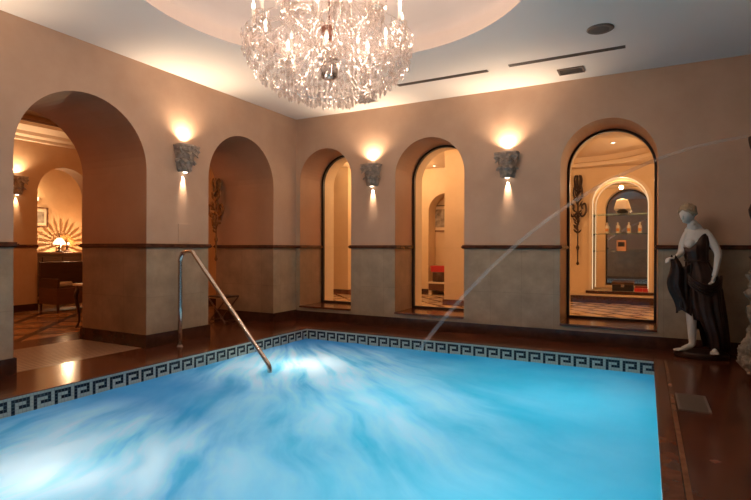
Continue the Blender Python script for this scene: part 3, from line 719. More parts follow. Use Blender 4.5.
# ---------------------------------------------------------------- sconces (carved half capitals)
def make_sconce(m=M_capital):
    t = thing('wall_sconce', (0, 0, 0), 'x', 'wall lamp')   # local: wall at y=0, sticks out to -y, base z=0, height .34
    n = 20
    bm = BM(); lathe(bm, [(.075, 0), (.09, .012), (.08, .028), (.095, .05), (.108, .14), (.120, .20), (.145, .26), (.145, .31), (.12, .31), (.06, .05), (.03, .03)], n=n, a0=pi, a1=2*pi, sx=1, sy_=1.15)
    link('bell', bm, m, t, True)
    bm = BM()   # abacus, concave sided, open on top
    P1 = [(-.150, 0), (-.160, -.11), (-.14, -.15), (-.10, -.145), (-.06, -.165), (0, -.185), (.06, -.165), (.10, -.145), (.14, -.15), (.160, -.11), (.150, 0)]
    z = [(.275, .90), (.285, .97), (.31, .97), (.315, 1.03), (.34, 1.03), (.34, .88), (.275, .82)]
    rings = [[bm.verts.new((x*k, y*k, zz)) for x, y in P1] for zz, k in z]
    for A, B in zip(rings, rings[1:]+rings[:1]):
        for i in range(len(P1)-1): bm.faces.new((A[i], A[i+1], B[i+1], B[i]))
    link('abacus', bm, m, t)
    def leaf(a, r0, z0, hh, out, wd):
        bm = BM(); d_ = Vector((cos(a), sin(a)*1.15, 0)); tg = Vector((-sin(a), cos(a), 0)); rows = []
        for k in range(9):
            q = k/8; rr = r0+out*(q**3) + (.0 if q < .85 else .006); zz = z0+hh*sin(q*pi*.56)-(.05*max(0, q-.75)/.25 if q > .75 else 0)
            ww = wd*(sin(pi*(q*.82+.12)))*(1+.18*cos(k*pi))
            rows.append([bm.verts.new(d_*(rr+.010*(1-abs(j)/2.)) + tg*ww*j/2 + Vector((0, 0, zz))) for j in (-2, -1, 0, 1, 2)])
        for A, B in zip(rows, rows[1:]):
            for i in range(4): bm.faces.new((A[i], A[i+1], B[i+1], B[i]))
        for v_ in bm.verts:
            if v_.co.y > -.002: v_.co.y = -.002
        o = link('acanthus_leaf', bm, m, t, True); md = o.modifiers.new('s', 'SOLIDIFY'); md.thickness = .010; return o
    for k in range(5): leaf(pi+pi*(k+.5)/5, .094, .02, .14, .045, .062)
    for k in range(4): leaf(pi+pi*(k+1)/5, .108, .10, .15, .055, .062)
    for s1 in (-1, 1):
        for bx_, by_ in ((.125, -.115), (.04, -.165)):
            bm = BM(); pts = []
            for q in range(30):
                a = q*.42; rr = .038*(1-q/34)
                pts.append(((bx_ + rr*cos(a)*.8)*s1, by_ - rr*cos(a)*.5, .262+rr*sin(a)))
            tube(bm, pts, [.013*(1-q/45) for q in range(30)], 7); link('volute', bm, m, t, True)
    bm = BM(); ellip(bm, (0, -.185, .31), .028, .02, .028); link('rosette', bm, m, t, True)
    bm = BM(); lathe(bm, [(.001, .31), (.05, .312), (.06, .33), (.02, .345), (.001, .346)], (0, -.07, 0), 14); link('upper_lamp', bm, M_bulb, t, True)
    bm = BM(); lathe(bm, [(.001, -.012), (.022, -.010), (.03, .0), (.03, .02)], (0, -.045, 0), 14); link('lower_lamp', bm, M_bulb, t, True)
    return t
sc = make_sconce()
SP = [(0, -2.40, 2.17, pi/2), (1.49, 0, 2.17, 0), (3.594, 0, 2.17, 0), (LX, -1.86, 2.17, pi/2), (XR, -2.4, 2.17, -pi/2), (0, -5.2, 2.17, pi/2)]  # the right-wall sconce is unseen, added to lift the ceiling light
copies(sc, SP, ['carved stone capital wall light on the left wall between the two big arches', 'carved stone capital wall light between the two left windows of the back wall',
                'carved stone capital wall light between the middle and right-hand windows', 'carved capital wall light on the lounge wall, seen through the wide arch', 'carved capital wall light added out of view on the right-hand wall to brighten the ceiling', 'carved stone capital wall light on the left wall nearest the front'], 'carved capital wall lights')
for i, (x, y, z, a) in enumerate(SP):
    nrm = Vector((sin(a), -cos(a), 0))   # out of the wall
    p = Vector((x, y, z)); k = (1, 1, 1, .8, .3, 1)[i]
    light('sconce_uplight', 'SPOT', p+nrm*.06+Vector((0, 0, .345)), K_UP*k, (1, .74, .50), .02, Vector((0, 0, 1))+nrm*.30, 140, .8)
    light('sconce_downlight', 'SPOT', p+nrm*.028+Vector((0, 0, -.016)), K_DOWN*k, (1, .76, .54), .008, Vector((0, 0, -1))-nrm*.28, 42, .95)

# ---------------------------------------------------------------- ceiling fittings
def slot(x0, x1, y, label):
    t = thing('linear_vent', ((x0+x1)/2, y, H), label, 'ceiling vent'); L_ = (x1-x0)/2
    bm = BM(); box(bm, (-L_, -.032, -.004), (L_, .032, .0)); link('slot_opening', bm, M_slot, t)
    bm = BM()
    for yy in (-.034, .028): box(bm, (-L_-.006, yy, -.009), (L_+.006, yy+.006, 0))
    for xx in (-L_-.006, L_): box(bm, (xx, -.034, -.009), (xx+.006, .034, 0))
    box(bm, (-L_, -.004, -.008), (L_, .004, -.004)); link('slot_frame', bm, M_grille, t)
slot(2.33, 3.54, -.85, 'long dark linear air slot in the ceiling, the left one beside the chandelier')
slot(3.82, 5.06, -.90, 'long dark linear air slot in the ceiling, the right one near the speaker')
def vent(x, y, w_, h_, label, mf):
    t = thing('air_vent', (x, y, H), label, 'ceiling vent')
    bm = BM(); box(bm, (-w_/2+.02, -h_/2+.02, -.003), (w_/2-.02, h_/2-.02, 0)); link('vent_opening', bm, M_slot, t)
    bm = BM()
    for a, b in (((-w_/2, -h_/2), (w_/2, -h_/2+.022)), ((-w_/2, h_/2-.022), (w_/2, h_/2)), ((-w_/2, -h_/2+.022), (-w_/2+.022, h_/2-.022)), ((w_/2-.022, -h_/2+.022), (w_/2, h_/2-.022))): box(bm, (*a, -.012), (*b, 0))
    link('vent_frame', bm, mf, t)
    bm = BM()
    for k in range(5):
        yy = -h_/2+.03+k*(h_-.06)/4.5; box(bm, (-w_/2+.022, yy, -.010), (w_/2-.022, yy+.012, -.004))
    link('vent_louvre', bm, M_grille, t)
vent(4.45, -.38, .30, .22, 'small dark framed air vent in the ceiling near the back wall, right of centre', M_grille)
vent(1.60, -.46, .32, .26, 'pale framed air vent in the ceiling behind the bottom of the chandelier', M_whitemetal)
sp_ = thing('ceiling_speaker', (4.86, -1.50, H), 'round dark grey speaker in the ceiling, top right', 'speaker')
bm = BM(); lathe(bm, [(.105, 0), (.125, 0), (.127, -.006), (.11, -.014), (.105, -.012)], n=36); link('speaker_ring', bm, M_grille, sp_, True)
bm = BM(); lathe(bm, [(.106, -.002), (.106, -.010), (.06, -.014), (.001, -.015)], n=36); link('speaker_grille', bm, mat('speaker_mesh', (.12, .10, .09), .7, bump=.5, scale=200), sp_, True)

# access panel on the left pier
pn = thing('access_panel', (0, -2.375, 1.27), 'flush plaster-coloured access panel on the left pier, under its wall light', 'panel')
bm = BM(); box(bm, (0, -.10, 0), (.006, .10, .24)); bevel(bm, .002, 1); link('panel_door', bm, M_plaster, pn)

# floor drain
fd = thing('floor_drain', (5.595, -2.36, 0), 'square dark metal drain grate in the red marble deck by the pool edge', 'drain')
bm = BM()
for a, b in (((-.105, -.24), (-.09, .24)), ((.09, -.24), (.105, .24)), ((-.09, -.24), (.09, -.225)), ((-.09, .225), (.09, .24))): box(bm, (*a, 0), (*b, .012))
link('drain_frame', bm, M_grille, fd)
bm = BM(); box(bm, (-.09, -.225, 0), (.09, .225, .002), 0)
for k in range(22): box(bm, (-.09, -.222+k*.0205, .002), (.09, -.212+k*.0205, .009), 1)
link('drain_grate', bm, [M_black, M_grille], fd)

# ---------------------------------------------------------------- handrail
hr = thing('pool_handrail', (.30, -2.70, 0), 'polished steel handrail sloping from the left deck down into the pool', 'handrail')
bm = BM(); pts = [(0, 0, 0), (0, 0, .5), (0, 0, 1.04)] + [(.07-.07*cos(a), 0, 1.04+.075*sin(a)+.04*(1-cos(a))) for a in (.4, .8, 1.2, 1.57)] + [(.17, 0, 1.163), (.20, 0, 1.158), (.225, 0, 1.138)]
dirv = Vector((1.38-.21, 0, -.08-1.15))
pts += [(.25, 0, 1.108), (.8, 0, .530), (1.352, 0, -.045), (1.372, 0, -.072), (1.385, 0, -.11), (1.388, 0, -.2), (1.388, 0, -.6)]
tube(bm, pts, .0255, 16); link('rail_tube', bm, M_steel, hr, True)
bm = BM(); lathe(bm, [(.038, 0), (.038, .004), (.03, .008), (.026, .03)], n=20); link('base_flange', bm, M_grille, hr, True)
bm = BM(); tube(bm, [(0, 0, 1.035), (0, 0, 1.06)], .027, 16); link('joint_collar', bm, M_steel, hr, True)

# ---------------------------------------------------------------- chandelier
CZ = 2.30     # bottom of the bowl
ch = thing('chandelier', (CX, CY, H+.42), 'large round crystal chandelier with candle lamps hanging from the ceiling recess', 'chandelier')
def cl(name, bm, m, parent=None, smooth=False):
    o = link(name, bm, m, parent or ch, smooth); return o
Z0 = H+.42
def zz(z): return z - Z0            # world z to local
bm = BM(); lathe(bm, [(.02, zz(3.62)), (.10, zz(3.70)), (.13, zz(3.79)), (.13, zz(3.805))], n=24); cl('ceiling_rose', bm, M_grey, smooth=True)
bm = BM()
for k in range(30): ellip(bm, (0, 0, zz(3.05+k*.0195)), .011, .011, .011, 8, 6)
tube(bm, [(0, 0, zz(3.0)), (0, 0, zz(3.64))], .004, 6); cl('bead_chain', bm, M_grey, smooth=True)
bm = BM(); lathe(bm, [(.005, zz(3.04)), (.05, zz(3.035)), (.075, zz(3.01)), (.078, zz(2.99)), (.062, zz(2.975)), (.066, zz(2.955)), (.04, zz(2.925)), (.02, zz(2.90)), (.018, zz(2.87)), (.003, zz(2.83))], n=24)
cl('hub', bm, M_grey, smooth=True)
bm = BM(); lathe(bm, [(.012, zz(2.86)), (.02, zz(2.82)), (.012, zz(2.78)), (.03, zz(2.76))], n=16); cl('glass_stem', bm, M_crystal, smooth=True)
bm = BM()
for k in range(22):
    a = 2*pi*k/22; tube(bm, [(.066*cos(a), .066*sin(a), zz(2.755)), (.07*cos(a), .07*sin(a), zz(2.70)), (.062*cos(a), .062*sin(a), zz(2.61))], .0085, 6)
lathe(bm, [(.02, zz(2.76)), (.078, zz(2.757)), (.08, zz(2.742)), (.05, zz(2.738))], n=24); lathe(bm, [(.03, zz(2.62)), (.066, zz(2.618)), (.055, zz(2.60)), (.03, zz(2.59))], n=24)
M_rib = mat('ribbed_silver', (.34, .30, .28), .18, 1); cl('ribbed_cup', bm, M_rib)

drops = [0]
def drop_mesh(s=1.0):
    bm = BM(); octa(bm, (0, 0, -.012*s), .008*s, .010*s)
    n = 6; prof = [(.001, -.022), (.008, -.032), (.0135, -.052), (.012, -.064), (.001, -.078)]
    lathe(bm, [(a*s, b*s) for a, b in prof], (0, 0, 0), n); return bm
dm = bpy.data.meshes.new('crystal_drop'); b0 = drop_mesh(); b0.normal_update(); b0.to_mesh(dm); b0.free(); dm.materials.append(M_crystal2)
def add_drop(parent, loc, s=1):
    o = bpy.data.objects.new('crystal_drop', dm); COL.objects.link(o); o.parent = parent; o.location = loc; o.scale = (s, s, s); o.rotation_euler = (0, 0, random.random()*3); drops[0] += 1; return o
stuff = BM()
def string(pts, rr=.0065, step=.016, sag=0):
    P_ = [Vector(p) for p in pts]
    for A, B in zip(P_, P_[1:]):
        n = max(2, int((B-A).length*(1+sag)/step))
        for i in range(n):
            q = i/n; p = A.lerp(B, q); p.z -= sag*4*q*(1-q)*(B-A).length*.5
            octa(stuff, p, rr*random.uniform(.8, 1.15), rr*1.2)
def sdrop(p, s=1.0):
    x, y, z = p; octa(stuff, (x, y, z-.012*s), .008*s, .010*s); lathe(stuff, [(.001, -.022*s), (.0125*s, -.045*s), (.011*s, -.06*s), (.001, -.076*s)], p, 6)

# arms: (count, radius, pan z, dip radius, start z, offset)
bulbs = []
def arms(n, R, zp, zs, off, cs=.17):
    for k in range(n):
        a = 2*pi*(k+off)/n; c_, s1 = cos(a), sin(a)
        def P(q, z): return (q*c_, q*s1, zz(z))
        arm = BM(); tube(arm, curve([P(.05, zs), P(.18, zs+.03), P(R*.45, zs-.05), P(R*.75, zp-.20), P(R*.95, zp-.14), P(R, zp-.01)], 6), .0085, 8)
        ao = cl('arm', arm, M_crystal, smooth=True)
        b = BM(); lathe(b, [(.004, -.012), (.03, -.004), (.055, .010), (.060, .018), (.052, .014), (.02, .002)], P(R, zp), 18)
        for q in range(8):
            aa = 2*pi*q/8; octa(b, (R*c_+.056*cos(aa), R*s1+.056*sin(aa), zz(zp)+.004), .007, .009)
        link('drip_pan', b, M_crystal2, ao, True)
        b = BM(); lathe(b, [(.010, 0), (.016, .0), (.015, .02), (.014, cs), (.004, cs+.002)], P(R, zp), 12); link('candle_sleeve', b, M_sleeve, ao, True)
        b = BM(); lathe(b, [(.008, cs), (.014, cs+.02), (.012, cs+.045), (.004, cs+.07), (.001, cs+.075)], P(R, zp), 10); link('candle_bulb', b, M_bulb, ao, True)
        bulbs.append(P(R, zp+cs+.03))
        for q in range(4):
            aa = 2*pi*(q+.5)/4; add_drop(ch, (R*c_+.055*cos(aa), R*s1+.055*sin(aa), zz(zp)-.002), 1.0)
        for q in range(5):
            aa = 2*pi*q/5; x, y = R*c_+.052*cos(aa), R*s1+.052*sin(aa)
            string([(x, y, zz(zp)), (x, y, zz(zp)-.05)], .005, .012); sdrop((x, y, zz(zp)-.05), .9)
        # swags between neighbours and back to the centre
        a2 = 2*pi*(k+1+off)/n
        string([P(R, zp), (R*cos(a2), R*sin(a2), zz(zp))], .006, .014, sag=.55)
        string([P(R*.95, zp-.02), P(.1, zp+.42)], .006, .016, sag=.35)
        string([P(R*.9, zp-.06), P(.12, zp+.15)], .006, .016, sag=.45)
arms(12, .61, 2.95, 2.80, .25)
arms(8, .38, 3.22, 3.02, .1)
arms(6, .36, 2.72, 2.72, .0, .05)
# bowl of strings and pendants
rings = [(.69, 2.90), (.68, 2.83), (.65, 2.76), (.60, 2.69), (.54, 2.63), (.46, 2.575), (.37, 2.53), (.28, 2.50), (.19, 2.475), (.10, 2.46)]
for i, (R, z) in enumerate(rings):
    n = max(8, int(2*pi*R/.042))
    for k in range(n):
        a = 2*pi*k/n + i*.3
        q = R*random.uniform(.96, 1.03); p = (q*cos(a), q*sin(a), zz(z)+random.uniform(-.014, .014))
        if i > 1 or k % 3 == 0: sdrop(p, random.uniform(.8, 1.15))
        if k % 3 == 0 and i < len(rings)-1:
            R2, z2 = rings[i+1]; string([p, (R2*cos(a), R2*sin(a), zz(z2))], .0062, .016)
    string([(R*cos(2*pi*k/48), R*sin(2*pi*k/48), zz(z)) for k in range(49)], .0065, .015)
# inner curtains rising to the stem
for k in range(20):
    a = 2*pi*k/20
    string([(.60*cos(a), .60*sin(a), zz(2.80)), (.42*cos(a), .42*sin(a), zz(2.92)), (.22*cos(a), .22*sin(a), zz(3.2)), (.08*cos(a), .08*sin(a), zz(3.5))], .0065, .016)
for k in range(12):
    a = 2*pi*(k+.5)/12
    string([(.42*cos(a), .42*sin(a), zz(2.58)), (.28*cos(a), .28*sin(a), zz(2.80)), (.10*cos(a), .10*sin(a), zz(2.95))], .0065, .017)
for k in range(60):
    a = random.random()*2*pi; q = random.uniform(.25, .66); z = random.uniform(2.75, 3.1)
    sdrop((q*cos(a), q*sin(a), zz(z)), random.uniform(.9, 1.3))
so = cl('crystal_strings', stuff, M_crystal); so['kind'] = 'stuff'
ax = 2*pi*.02
for i in (0, 2, 4, 6, 8, 10, 13, 17, 20, 21, 22, 23, 24, 25):
    x, y, z = bulbs[i]; light('chandelier_bulb_light', 'POINT', (CX+x, CY+y, Z0+z), K_CHAND*(2.0 if i < 12 else 1.2 if i < 20 else 1.2), (1, .74, .56), .03)

# ---------------------------------------------------------------- statue
def skin(verts, edges, radii, sub=2):
    me = bpy.data.meshes.new('tmp'); me.from_pydata(verts, edges, []); o = bpy.data.objects.new('tmp', me); COL.objects.link(o)
    md = o.modifiers.new('skin', 'SKIN'); md.use_smooth_shade = True
    for i, rr in enumerate(radii):
        rr = rr if hasattr(rr, '__len__') else (rr, rr)
        me.skin_vertices[0].data[i].radius = rr; me.skin_vertices[0].data[i].use_root = (i == 0)
    s_ = o.modifiers.new('sub', 'SUBSURF'); s_.levels = sub
    dg = bpy.context.evaluated_depsgraph_get(); dg.update(); out = bpy.data.meshes.new_from_object(o.evaluated_get(dg))
    bpy.data.objects.remove(o); return out
def remeshed(bm, vox, name, m, parent, smooth_it=0):
    me = bpy.data.meshes.new('tmp'); bm.to_mesh(me); bm.free(); o = bpy.data.objects.new('tmp', me); COL.objects.link(o)
    md = o.modifiers.new('r', 'REMESH'); md.mode = 'VOXEL'; md.voxel_size = vox
    if smooth_it: s_ = o.modifiers.new('s', 'SMOOTH'); s_.iterations = smooth_it; s_.factor = .5
    dg = bpy.context.evaluated_depsgraph_get(); dg.update(); out = bpy.data.meshes.new_from_object(o.evaluated_get(dg)); bpy.data.objects.remove(o)
    out.name = name; out.materials.clear(); out.materials.append(m)
    for p in out.polygons: p.use_smooth = True
    q = bpy.data.objects.new(name, out); COL.objects.link(q); q.parent = parent; return q

st = thing('statue', (5.82, -.27, 0), 'white marble statue of a woman in a dark bronze robe standing against the back wall', 'statue')
bm = BM(); lathe(bm, [(.24, 0), (.265, .012), (.265, .045), (.25, .06), (.01, .062)], n=40, sy_=.78); link('plinth', bm, M_bronze, st)
# skeleton, x = image right, -y = towards the pool
SK = {'pelvis': (-.01, 0, .88, .115), 'waist': (-.045, .0, 1.06, .09), 'chest': (-.065, -.005, 1.26, (.125, .105)), 'necklow': (-.07, .0, 1.42, .062), 'neck': (-.085, -.005, 1.48, .05), 'headb': (-.105, -.01, 1.54, .046),
      'shL': (.055, .0, 1.375, .058), 'elL': (.155, -.05, 1.16, .041), 'wrL': (.12, -.14, .97, .028), 'haL': (.10, -.155, .90, .029),
      'shR': (-.165, -.01, 1.365, .052), 'elR': (-.20, -.05, 1.15, .038), 'wrR': (-.255, -.15, 1.11, .027), 'haR': (-.295, -.18, 1.105, .027),
      'hipL': (.07, 0, .82, .095), 'knL': (.11, -.08, .47, .062), 'anL': (.13, -.03, .13, .036), 'toL': (.11, -.17, .085, .030),
      'hipR': (-.07, -.01, .82, .09), 'knR': (-.10, -.07, .48, .060), 'anR': (-.085, -.05, .13, .037), 'toR': (-.20, -.12, .083, .027)}
ED = [('pelvis', 'waist'), ('waist', 'chest'), ('chest', 'necklow'), ('necklow', 'neck'), ('neck', 'headb'), ('chest', 'shL'), ('shL', 'elL'), ('elL', 'wrL'), ('wrL', 'haL'),
      ('chest', 'shR'), ('shR', 'elR'), ('elR', 'wrR'), ('wrR', 'haR'), ('pelvis', 'hipL'), ('hipL', 'knL'), ('knL', 'anL'), ('anL', 'toL'), ('pelvis', 'hipR'), ('hipR', 'knR'), ('knR', 'anR'), ('anR', 'toR')]
keys = list(SK); me = skin([SK[k][:3] for k in keys], [(keys.index(a), keys.index(b)) for a, b in ED], [SK[k][3] for k in keys])
bm = BM(); bm.from_mesh(me); bmesh.ops.holes_fill(bm, edges=bm.edges[:], sides=0)
# head turned down and to the left, facing direction F
hc = Vector((-.14, -.04, 1.59)); Fd = Vector((-.60, -.76, -.30)).normalized(); Sd = Fd.cross(Vector((0, 0, 1))).normalized(); Ud = Sd.cross(Fd)
def hp(a, b, c): return hc + Fd*a + Sd*b + Ud*c
hb = BM(); ellip(hb, (0, 0, 0), 1, 1, 1, 28, 20)
for v_ in hb.verts:
    x, y, z = v_.co          # x fwd, y side, z up
    w_ = .070 - (.016*max(0, -z))
    jaw = 1 - .28*max(0, -z)**1.5
    fx = x*.086*(jaw if x > 0 else 1); fz = z*.108
    if x > 0: fx = min(fx, .078) - .007*math.exp(-((z-.08)/.13)**2)*math.exp(-((abs(y)-.38)/.22)**2)
    v_.co = hp(fx + (.008 if x > .5 and z < -.6 else 0), y*w_*(jaw), fz)
tmp = bpy.data.meshes.new('t'); hb.to_mesh(tmp); hb.free(); bm.from_mesh(tmp)
tube(bm, [hp(.076, 0, .022), hp(.086, 0, 0), hp(.098, 0, -.024), hp(.082, 0, -.034)], [.007, .009, .013, .008], 8)           # nose
tube(bm, [hp(.072, -.022, -.052), hp(.083, 0, -.053), hp(.072, .022, -.052)], [.005, .009, .005], 8); tube(bm, [hp(.070, -.018, -.064), hp(.080, 0, -.066), hp(.070, .018, -.064)], [.005, .009, .005], 8)
for s1 in (-1, 1):
    tube(bm, [hp(.066, .012*s1, .028), hp(.070, .030*s1, .033), hp(.055, .05*s1, .026)], .006, 6)   # brows
    tube(bm, [hp(.064, .018*s1, .008), hp(.066, .030*s1, .010), hp(.058, .042*s1, .008)], .0065, 6) # eyes
    tube(bm, [hp(-.005, .068*s1, .02), hp(-.012, .074*s1, .0), hp(-.004, .068*s1, -.022)], [.008, .011, .006], 6)
tube(bm, [hp(-.02, 0, -.09), (-.09, -.005, 1.49), (-.075, 0, 1.43)], [.048, .052, .050], 14)
# bust, calves, hands
ellip(bm, (-.115, -.068, 1.265), .055, .042, .055); ellip(bm, (-.02, -.068, 1.26), .055, .042, .055)
def hand(wr, dirn, palm_n, curl, L_=.07):
    wr = Vector(wr); dn_ = Vector(dirn).normalized(); pn_ = Vector(palm_n).normalized(); sd = dn_.cross(pn_).normalized()
    for k in range(4):
        b_ = wr + dn_*.055 + sd*(k-1.5)*.0165; ll = L_*(.86, 1, .95, .78)[k]
        p1 = b_ + dn_*ll*.45 + pn_*ll*.12*curl; p2 = p1 + dn_*ll*.22*(1.2-curl*.5) + pn_*ll*.35*curl; p3 = p2 + dn_*ll*.05 + pn_*ll*.30*curl
        tube(bm, [b_-dn_*.03, b_, p1, p2, p3], [.011, .0105, .0095, .0085, .0065], 8)
    tube(bm, [wr+dn_*.012+sd*-.022, wr+dn_*.035+sd*-.038+pn_*.012, wr+dn_*.065+sd*-.036+pn_*.028], [.013, .011, .008], 8)
hand((.105, -.15, .925), (-.15, -.12, -1), (-.9, -.3, 0), .8)
hand((-.262, -.168, 1.108), (-.85, -.45, -.1), (0, 0, -1), 1.0)
for b_, t_, s1 in (((.11, -.15, .085), (.105, -.235, .072), 1), ((-.17, -.085, .085), (-.265, -.135, .072), 1)):
    b_ = Vector(b_); t_ = Vector(t_); d_ = (t_-b_).normalized(); sd = Vector((-d_.y, d_.x, 0))
    for k in range(5): tube(bm, [b_+sd*(k-2)*.015, b_.lerp(t_, .6)+sd*(k-2)*.017, t_+sd*(k-2)*.016-d_*abs(k-1)*.008], [.013, .011, .008], 7)
remeshed(bm, .0055, 'statue_body', M_statue, st, 2)
# robe: lofted shell with vertical folds; open neckline slants from her bare left shoulder
def loft(rings, n, fold, name, m, parent, seed=0, thick=.008, skip=None, neck=None):
    bm = BM(); rows = []
    for cx, cy2, z, rx, ry, am, zs, za in rings:
        row = []
        for k in range(n):
            a = 2*pi*k/n
            fo = 1 + am*(sin(a*fold+seed+z*2.2)*.6 + sin(a*(fold*1.7)+seed*2-z*3)*.4)
            row.append(bm.verts.new((cx+rx*fo*cos(a), cy2+ry*fo*sin(a), z + zs*cos(a-za) - (neck(z, a) if neck else 0))))
        rows.append(row)
    for i, (A, B) in enumerate(zip(rows, rows[1:])):
        for k in range(n):
            if skip and skip(i, 2*pi*(k+.5)/n): continue
            j = (k+1) % n; bm.faces.new((A[k], A[j], B[j], B[k]))
    o = link(name, bm, m, parent, True); md = o.modifiers.new('s', 'SOLIDIFY'); md.thickness = thick; return o
# ring: centre x,y,z, rx, ry, fold amplitude, slant, slant angle (angle 0 = +x, 3pi/2 = front)
R_ = [(.13, -.02, .10, .135, .125, .10, 0, 0), (.12, -.03, .17, .135, .130, .12, .02, 0), (.10, -.04, .30, .14, .145, .12, .0, 0), (.06, -.04, .42, .165, .15, .12, 0, 0), (.025, -.035, .58, .180, .155, .11, 0, 0),
      (.01, -.02, .74, .180, .155, .09, 0, 0), (-.005, -.01, .88, .168, .145, .06, 0, 0), (-.03, -.005, 1.0, .132, .12, .05, 0, 0), (-.045, -.005, 1.07, .112, .106, .05, 0, 0), (-.055, -.01, 1.16, .120, .125, .05, 0, 0),
      (-.065, -.012, 1.26, .136, .136, .04, 0, 0), (-.065, -.010, 1.33, .132, .112, .03, .02, .1), (-.06, -.0, 1.38, .118, .078, .03, .02, .1), (-.05, .0, 1.412, .085, .062, .02, .02, 0)]
def sk(i, a):
    if i <= 1 and 2.6 < a < 4.35: return True
    if i == 2 and 2.75 < a < 4.2: return True
    return False
loft(R_, 96, 9, 'robe', M_bronze, st, 1.3, skip=sk, neck=lambda z, a: max(0, z-1.20)*.78*(math.exp(-((a-4.25)/.75)**2)) + max(0, z-1.24)*.5*math.exp(-((a-3.3)/.6)**2))
# overfold swag round the hips
bm = BM()
for q in range(4):
    z0 = .80-.03*q
    tube(bm, curve([(-.15, -.10, z0+.17), (-.12, -.155, z0+.10), (-.02, -.185, z0+.02), (.08, -.165, z0+.0), (.16, -.10, z0+.06), (.185, .0, z0+.10)], 6), .018-.002*q, 8)
link('hip_swag', bm, M_bronze, st, True)
# cloth gathered in the raised hand, falling to the knee
bm = BM(); rows = []
for i in range(26):
    q = i/25; cxx = -.285+.12*q**1.3; z = 1.12-.62*q; wd = .03+.085*sin(min(1, q*1.5)*pi*.55); row = []
    for k in range(33):
        a = 2*pi*k/32; fo = 1+.30*sin(a*5+q*3)*.6
        row.append(bm.verts.new((cxx+.02*sin(q*9)+wd*fo*cos(a)*.75, -.185+.12*q+wd*fo*sin(a)*.6, z+.02*cos(a*3))))
    rows.append(row)
for A, B in zip(rows, rows[1:]):
    for k in range(32): bm.faces.new((A[k], A[k+1], B[k+1], B[k]))
bmesh.ops.remove_doubles(bm, verts=bm.verts[:], dist=1e-4)
o = link('gathered_drape', bm, M_bronze, st, True)
# drape bridging hand to hip
bm = BM(); rows = []
for i in range(15):
    q = i/14; row = []
    for k in range(13):
        p_ = k/12; top = Vector((-.27, -.18, 1.08)).lerp(Vector((-.10, -.12, 1.06)), p_); bot = Vector((-.21, -.13, .56)).lerp(Vector((-.10, -.10, .46)), p_)
        v_ = top.lerp(bot, q); v_.y += .02*sin(p_*16+q*2); v_.z -= .06*sin(pi*p_)*(1-q); row.append(bm.verts.new(v_))
    rows.append(row)
for A, B in zip(rows, rows[1:]):
    for k in range(12): bm.faces.new((A[k], A[k+1], B[k+1], B[k]))
o = link('held_fold', bm, M_bronze, st, True); o.modifiers.new('s', 'SOLIDIFY').thickness = .012
# belt and hair
bm = BM(); tube(bm, [(-.045+.118*cos(a*pi/16), -.005+.111*sin(a*pi/16), 1.075) for a in range(33)], .009, 8); link('belt', bm, M_bronze, st, True)
bm = BM()
ellip(bm, hp(-.022, 0, .030), .086, .086, .088, 20, 14)
ellip(bm, hp(-.095, 0, .055), .045, .045, .042, 14, 10)
for k in range(90):
    a = random.uniform(-2.6, 2.6); e = random.uniform(.30, 1.45)
    d_ = Vector((cos(a)*cos(e), sin(a)*cos(e), sin(e)))
    if d_.x > .55 and d_.z < .55: continue
    ellip(bm, hp(-.018+d_.x*.088, d_.y*.083, .028+d_.z*.090), .015, .015, .014, 6, 5)
for s1 in (-1, 1):
    tube(bm, curve([hp(.050, .0, .085), hp(.058, .035*s1, .068), hp(.030, .066*s1, .040), hp(-.02, .078*s1, .01), hp(-.07, .055*s1, -.01)]), .017, 8)
# only the scalp side: keep the face clear
for v_ in list(bm.verts):
    q = v_.co - hc
    if q.dot(Fd) > .045 and q.dot(Ud) < .045: v_.co -= Fd*(q.dot(Fd)-.045)
remeshed(bm, .006, 'statue_hair', M_hair, st)

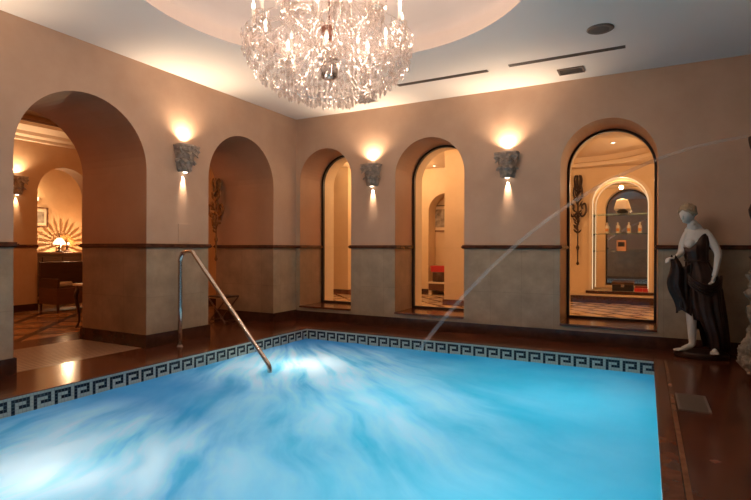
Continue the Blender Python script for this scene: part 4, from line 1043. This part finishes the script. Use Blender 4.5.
# ---------------------------------------------------------------- rockwork fountain at the right edge
fo = thing('fountain', (6.42, -1.15, 0), 'ornate fountain of rough pale rock with dark carved top at the right edge', 'fountain')
bm = BM(); bmesh.ops.create_icosphere(bm, subdivisions=6, radius=1)
for v_ in bm.verts:
    x, y, z = v_.co; zt = (z+1)/2
    R0 = .33 - .06*zt + .03*sin(zt*9)
    p = Vector((x, y, z*1.6))
    nn = noise.fractal(p*3.2, 1.0, 2.1, 5)*.07 + noise.noise(p*9)*.025
    q = hypot(x, y)+1e-6; k = min(1, q*2.4)
    v_.co = Vector((x/q*k*(R0+nn), y/q*k*(R0+nn), max(0, zt*1.06+nn*.4*(k > .9))))
link('rock_pedestal', bm, M_rock, fo, True)
bm = BM(); 
lathe(bm, [(.10, 1.02), (.17, 1.05), (.26, 1.09), (.30, 1.13), (.28, 1.145), (.12, 1.12)], n=32)
link('shell_basin', bm, M_iron, fo, True)
bm = BM(); 
for v0 in range(1):
    prof = [(.10, 1.1), (.16, 1.16), (.07, 1.24), (.06, 1.45), (.10, 1.58), (.17, 1.70), (.215, 1.86), (.22, 1.98), (.16, 2.10), (.14, 2.16), (.17, 2.20), (.19, 2.235), (.17, 2.26), (.08, 2.29), (.035, 2.34), (.05, 2.38), (.001, 2.43)]
    lathe(bm, prof, n=28)
for k in range(9):
    a = 2*pi*k/9
    tube(bm, curve([(.12*cos(a), .12*sin(a), 1.35), (.24*cos(a), .24*sin(a), 1.46), (.27*cos(a+.2), .27*sin(a+.2), 1.60), (.20*cos(a+.3), .20*sin(a+.3), 1.68), (.17*cos(a), .17*sin(a), 1.60)]), [.03]*12+[.022]*8+[.012]*5, 8)
link('carved_column', bm, M_iron, fo, True)
bm = BM(); tube(bm, curve([(-.15, .08, 2.02), (-.24, .12, 2.16), (-.262, .15, 2.285)]), [.035]*6+[.028]*6+[.024], 12); link('spout', bm, M_iron, fo, True)
# water stream: parabola from the spout
bm = BM(); X0_ = 6.33; pts = []; rd = []
for k in range(61):
    x = 6.155 - (6.155-2.70)*k/60; pts.append((x, -1.0, 2.30-.183*(x-X0_)**2)); rd.append(.015+.013*(k/60))
tube(bm, pts, rd, 10, cap=False); o = link('water_stream', bm, M_jet, None, True); tag(o, 'thin arc of water shooting from the right across into the far side of the pool', 'water jet')
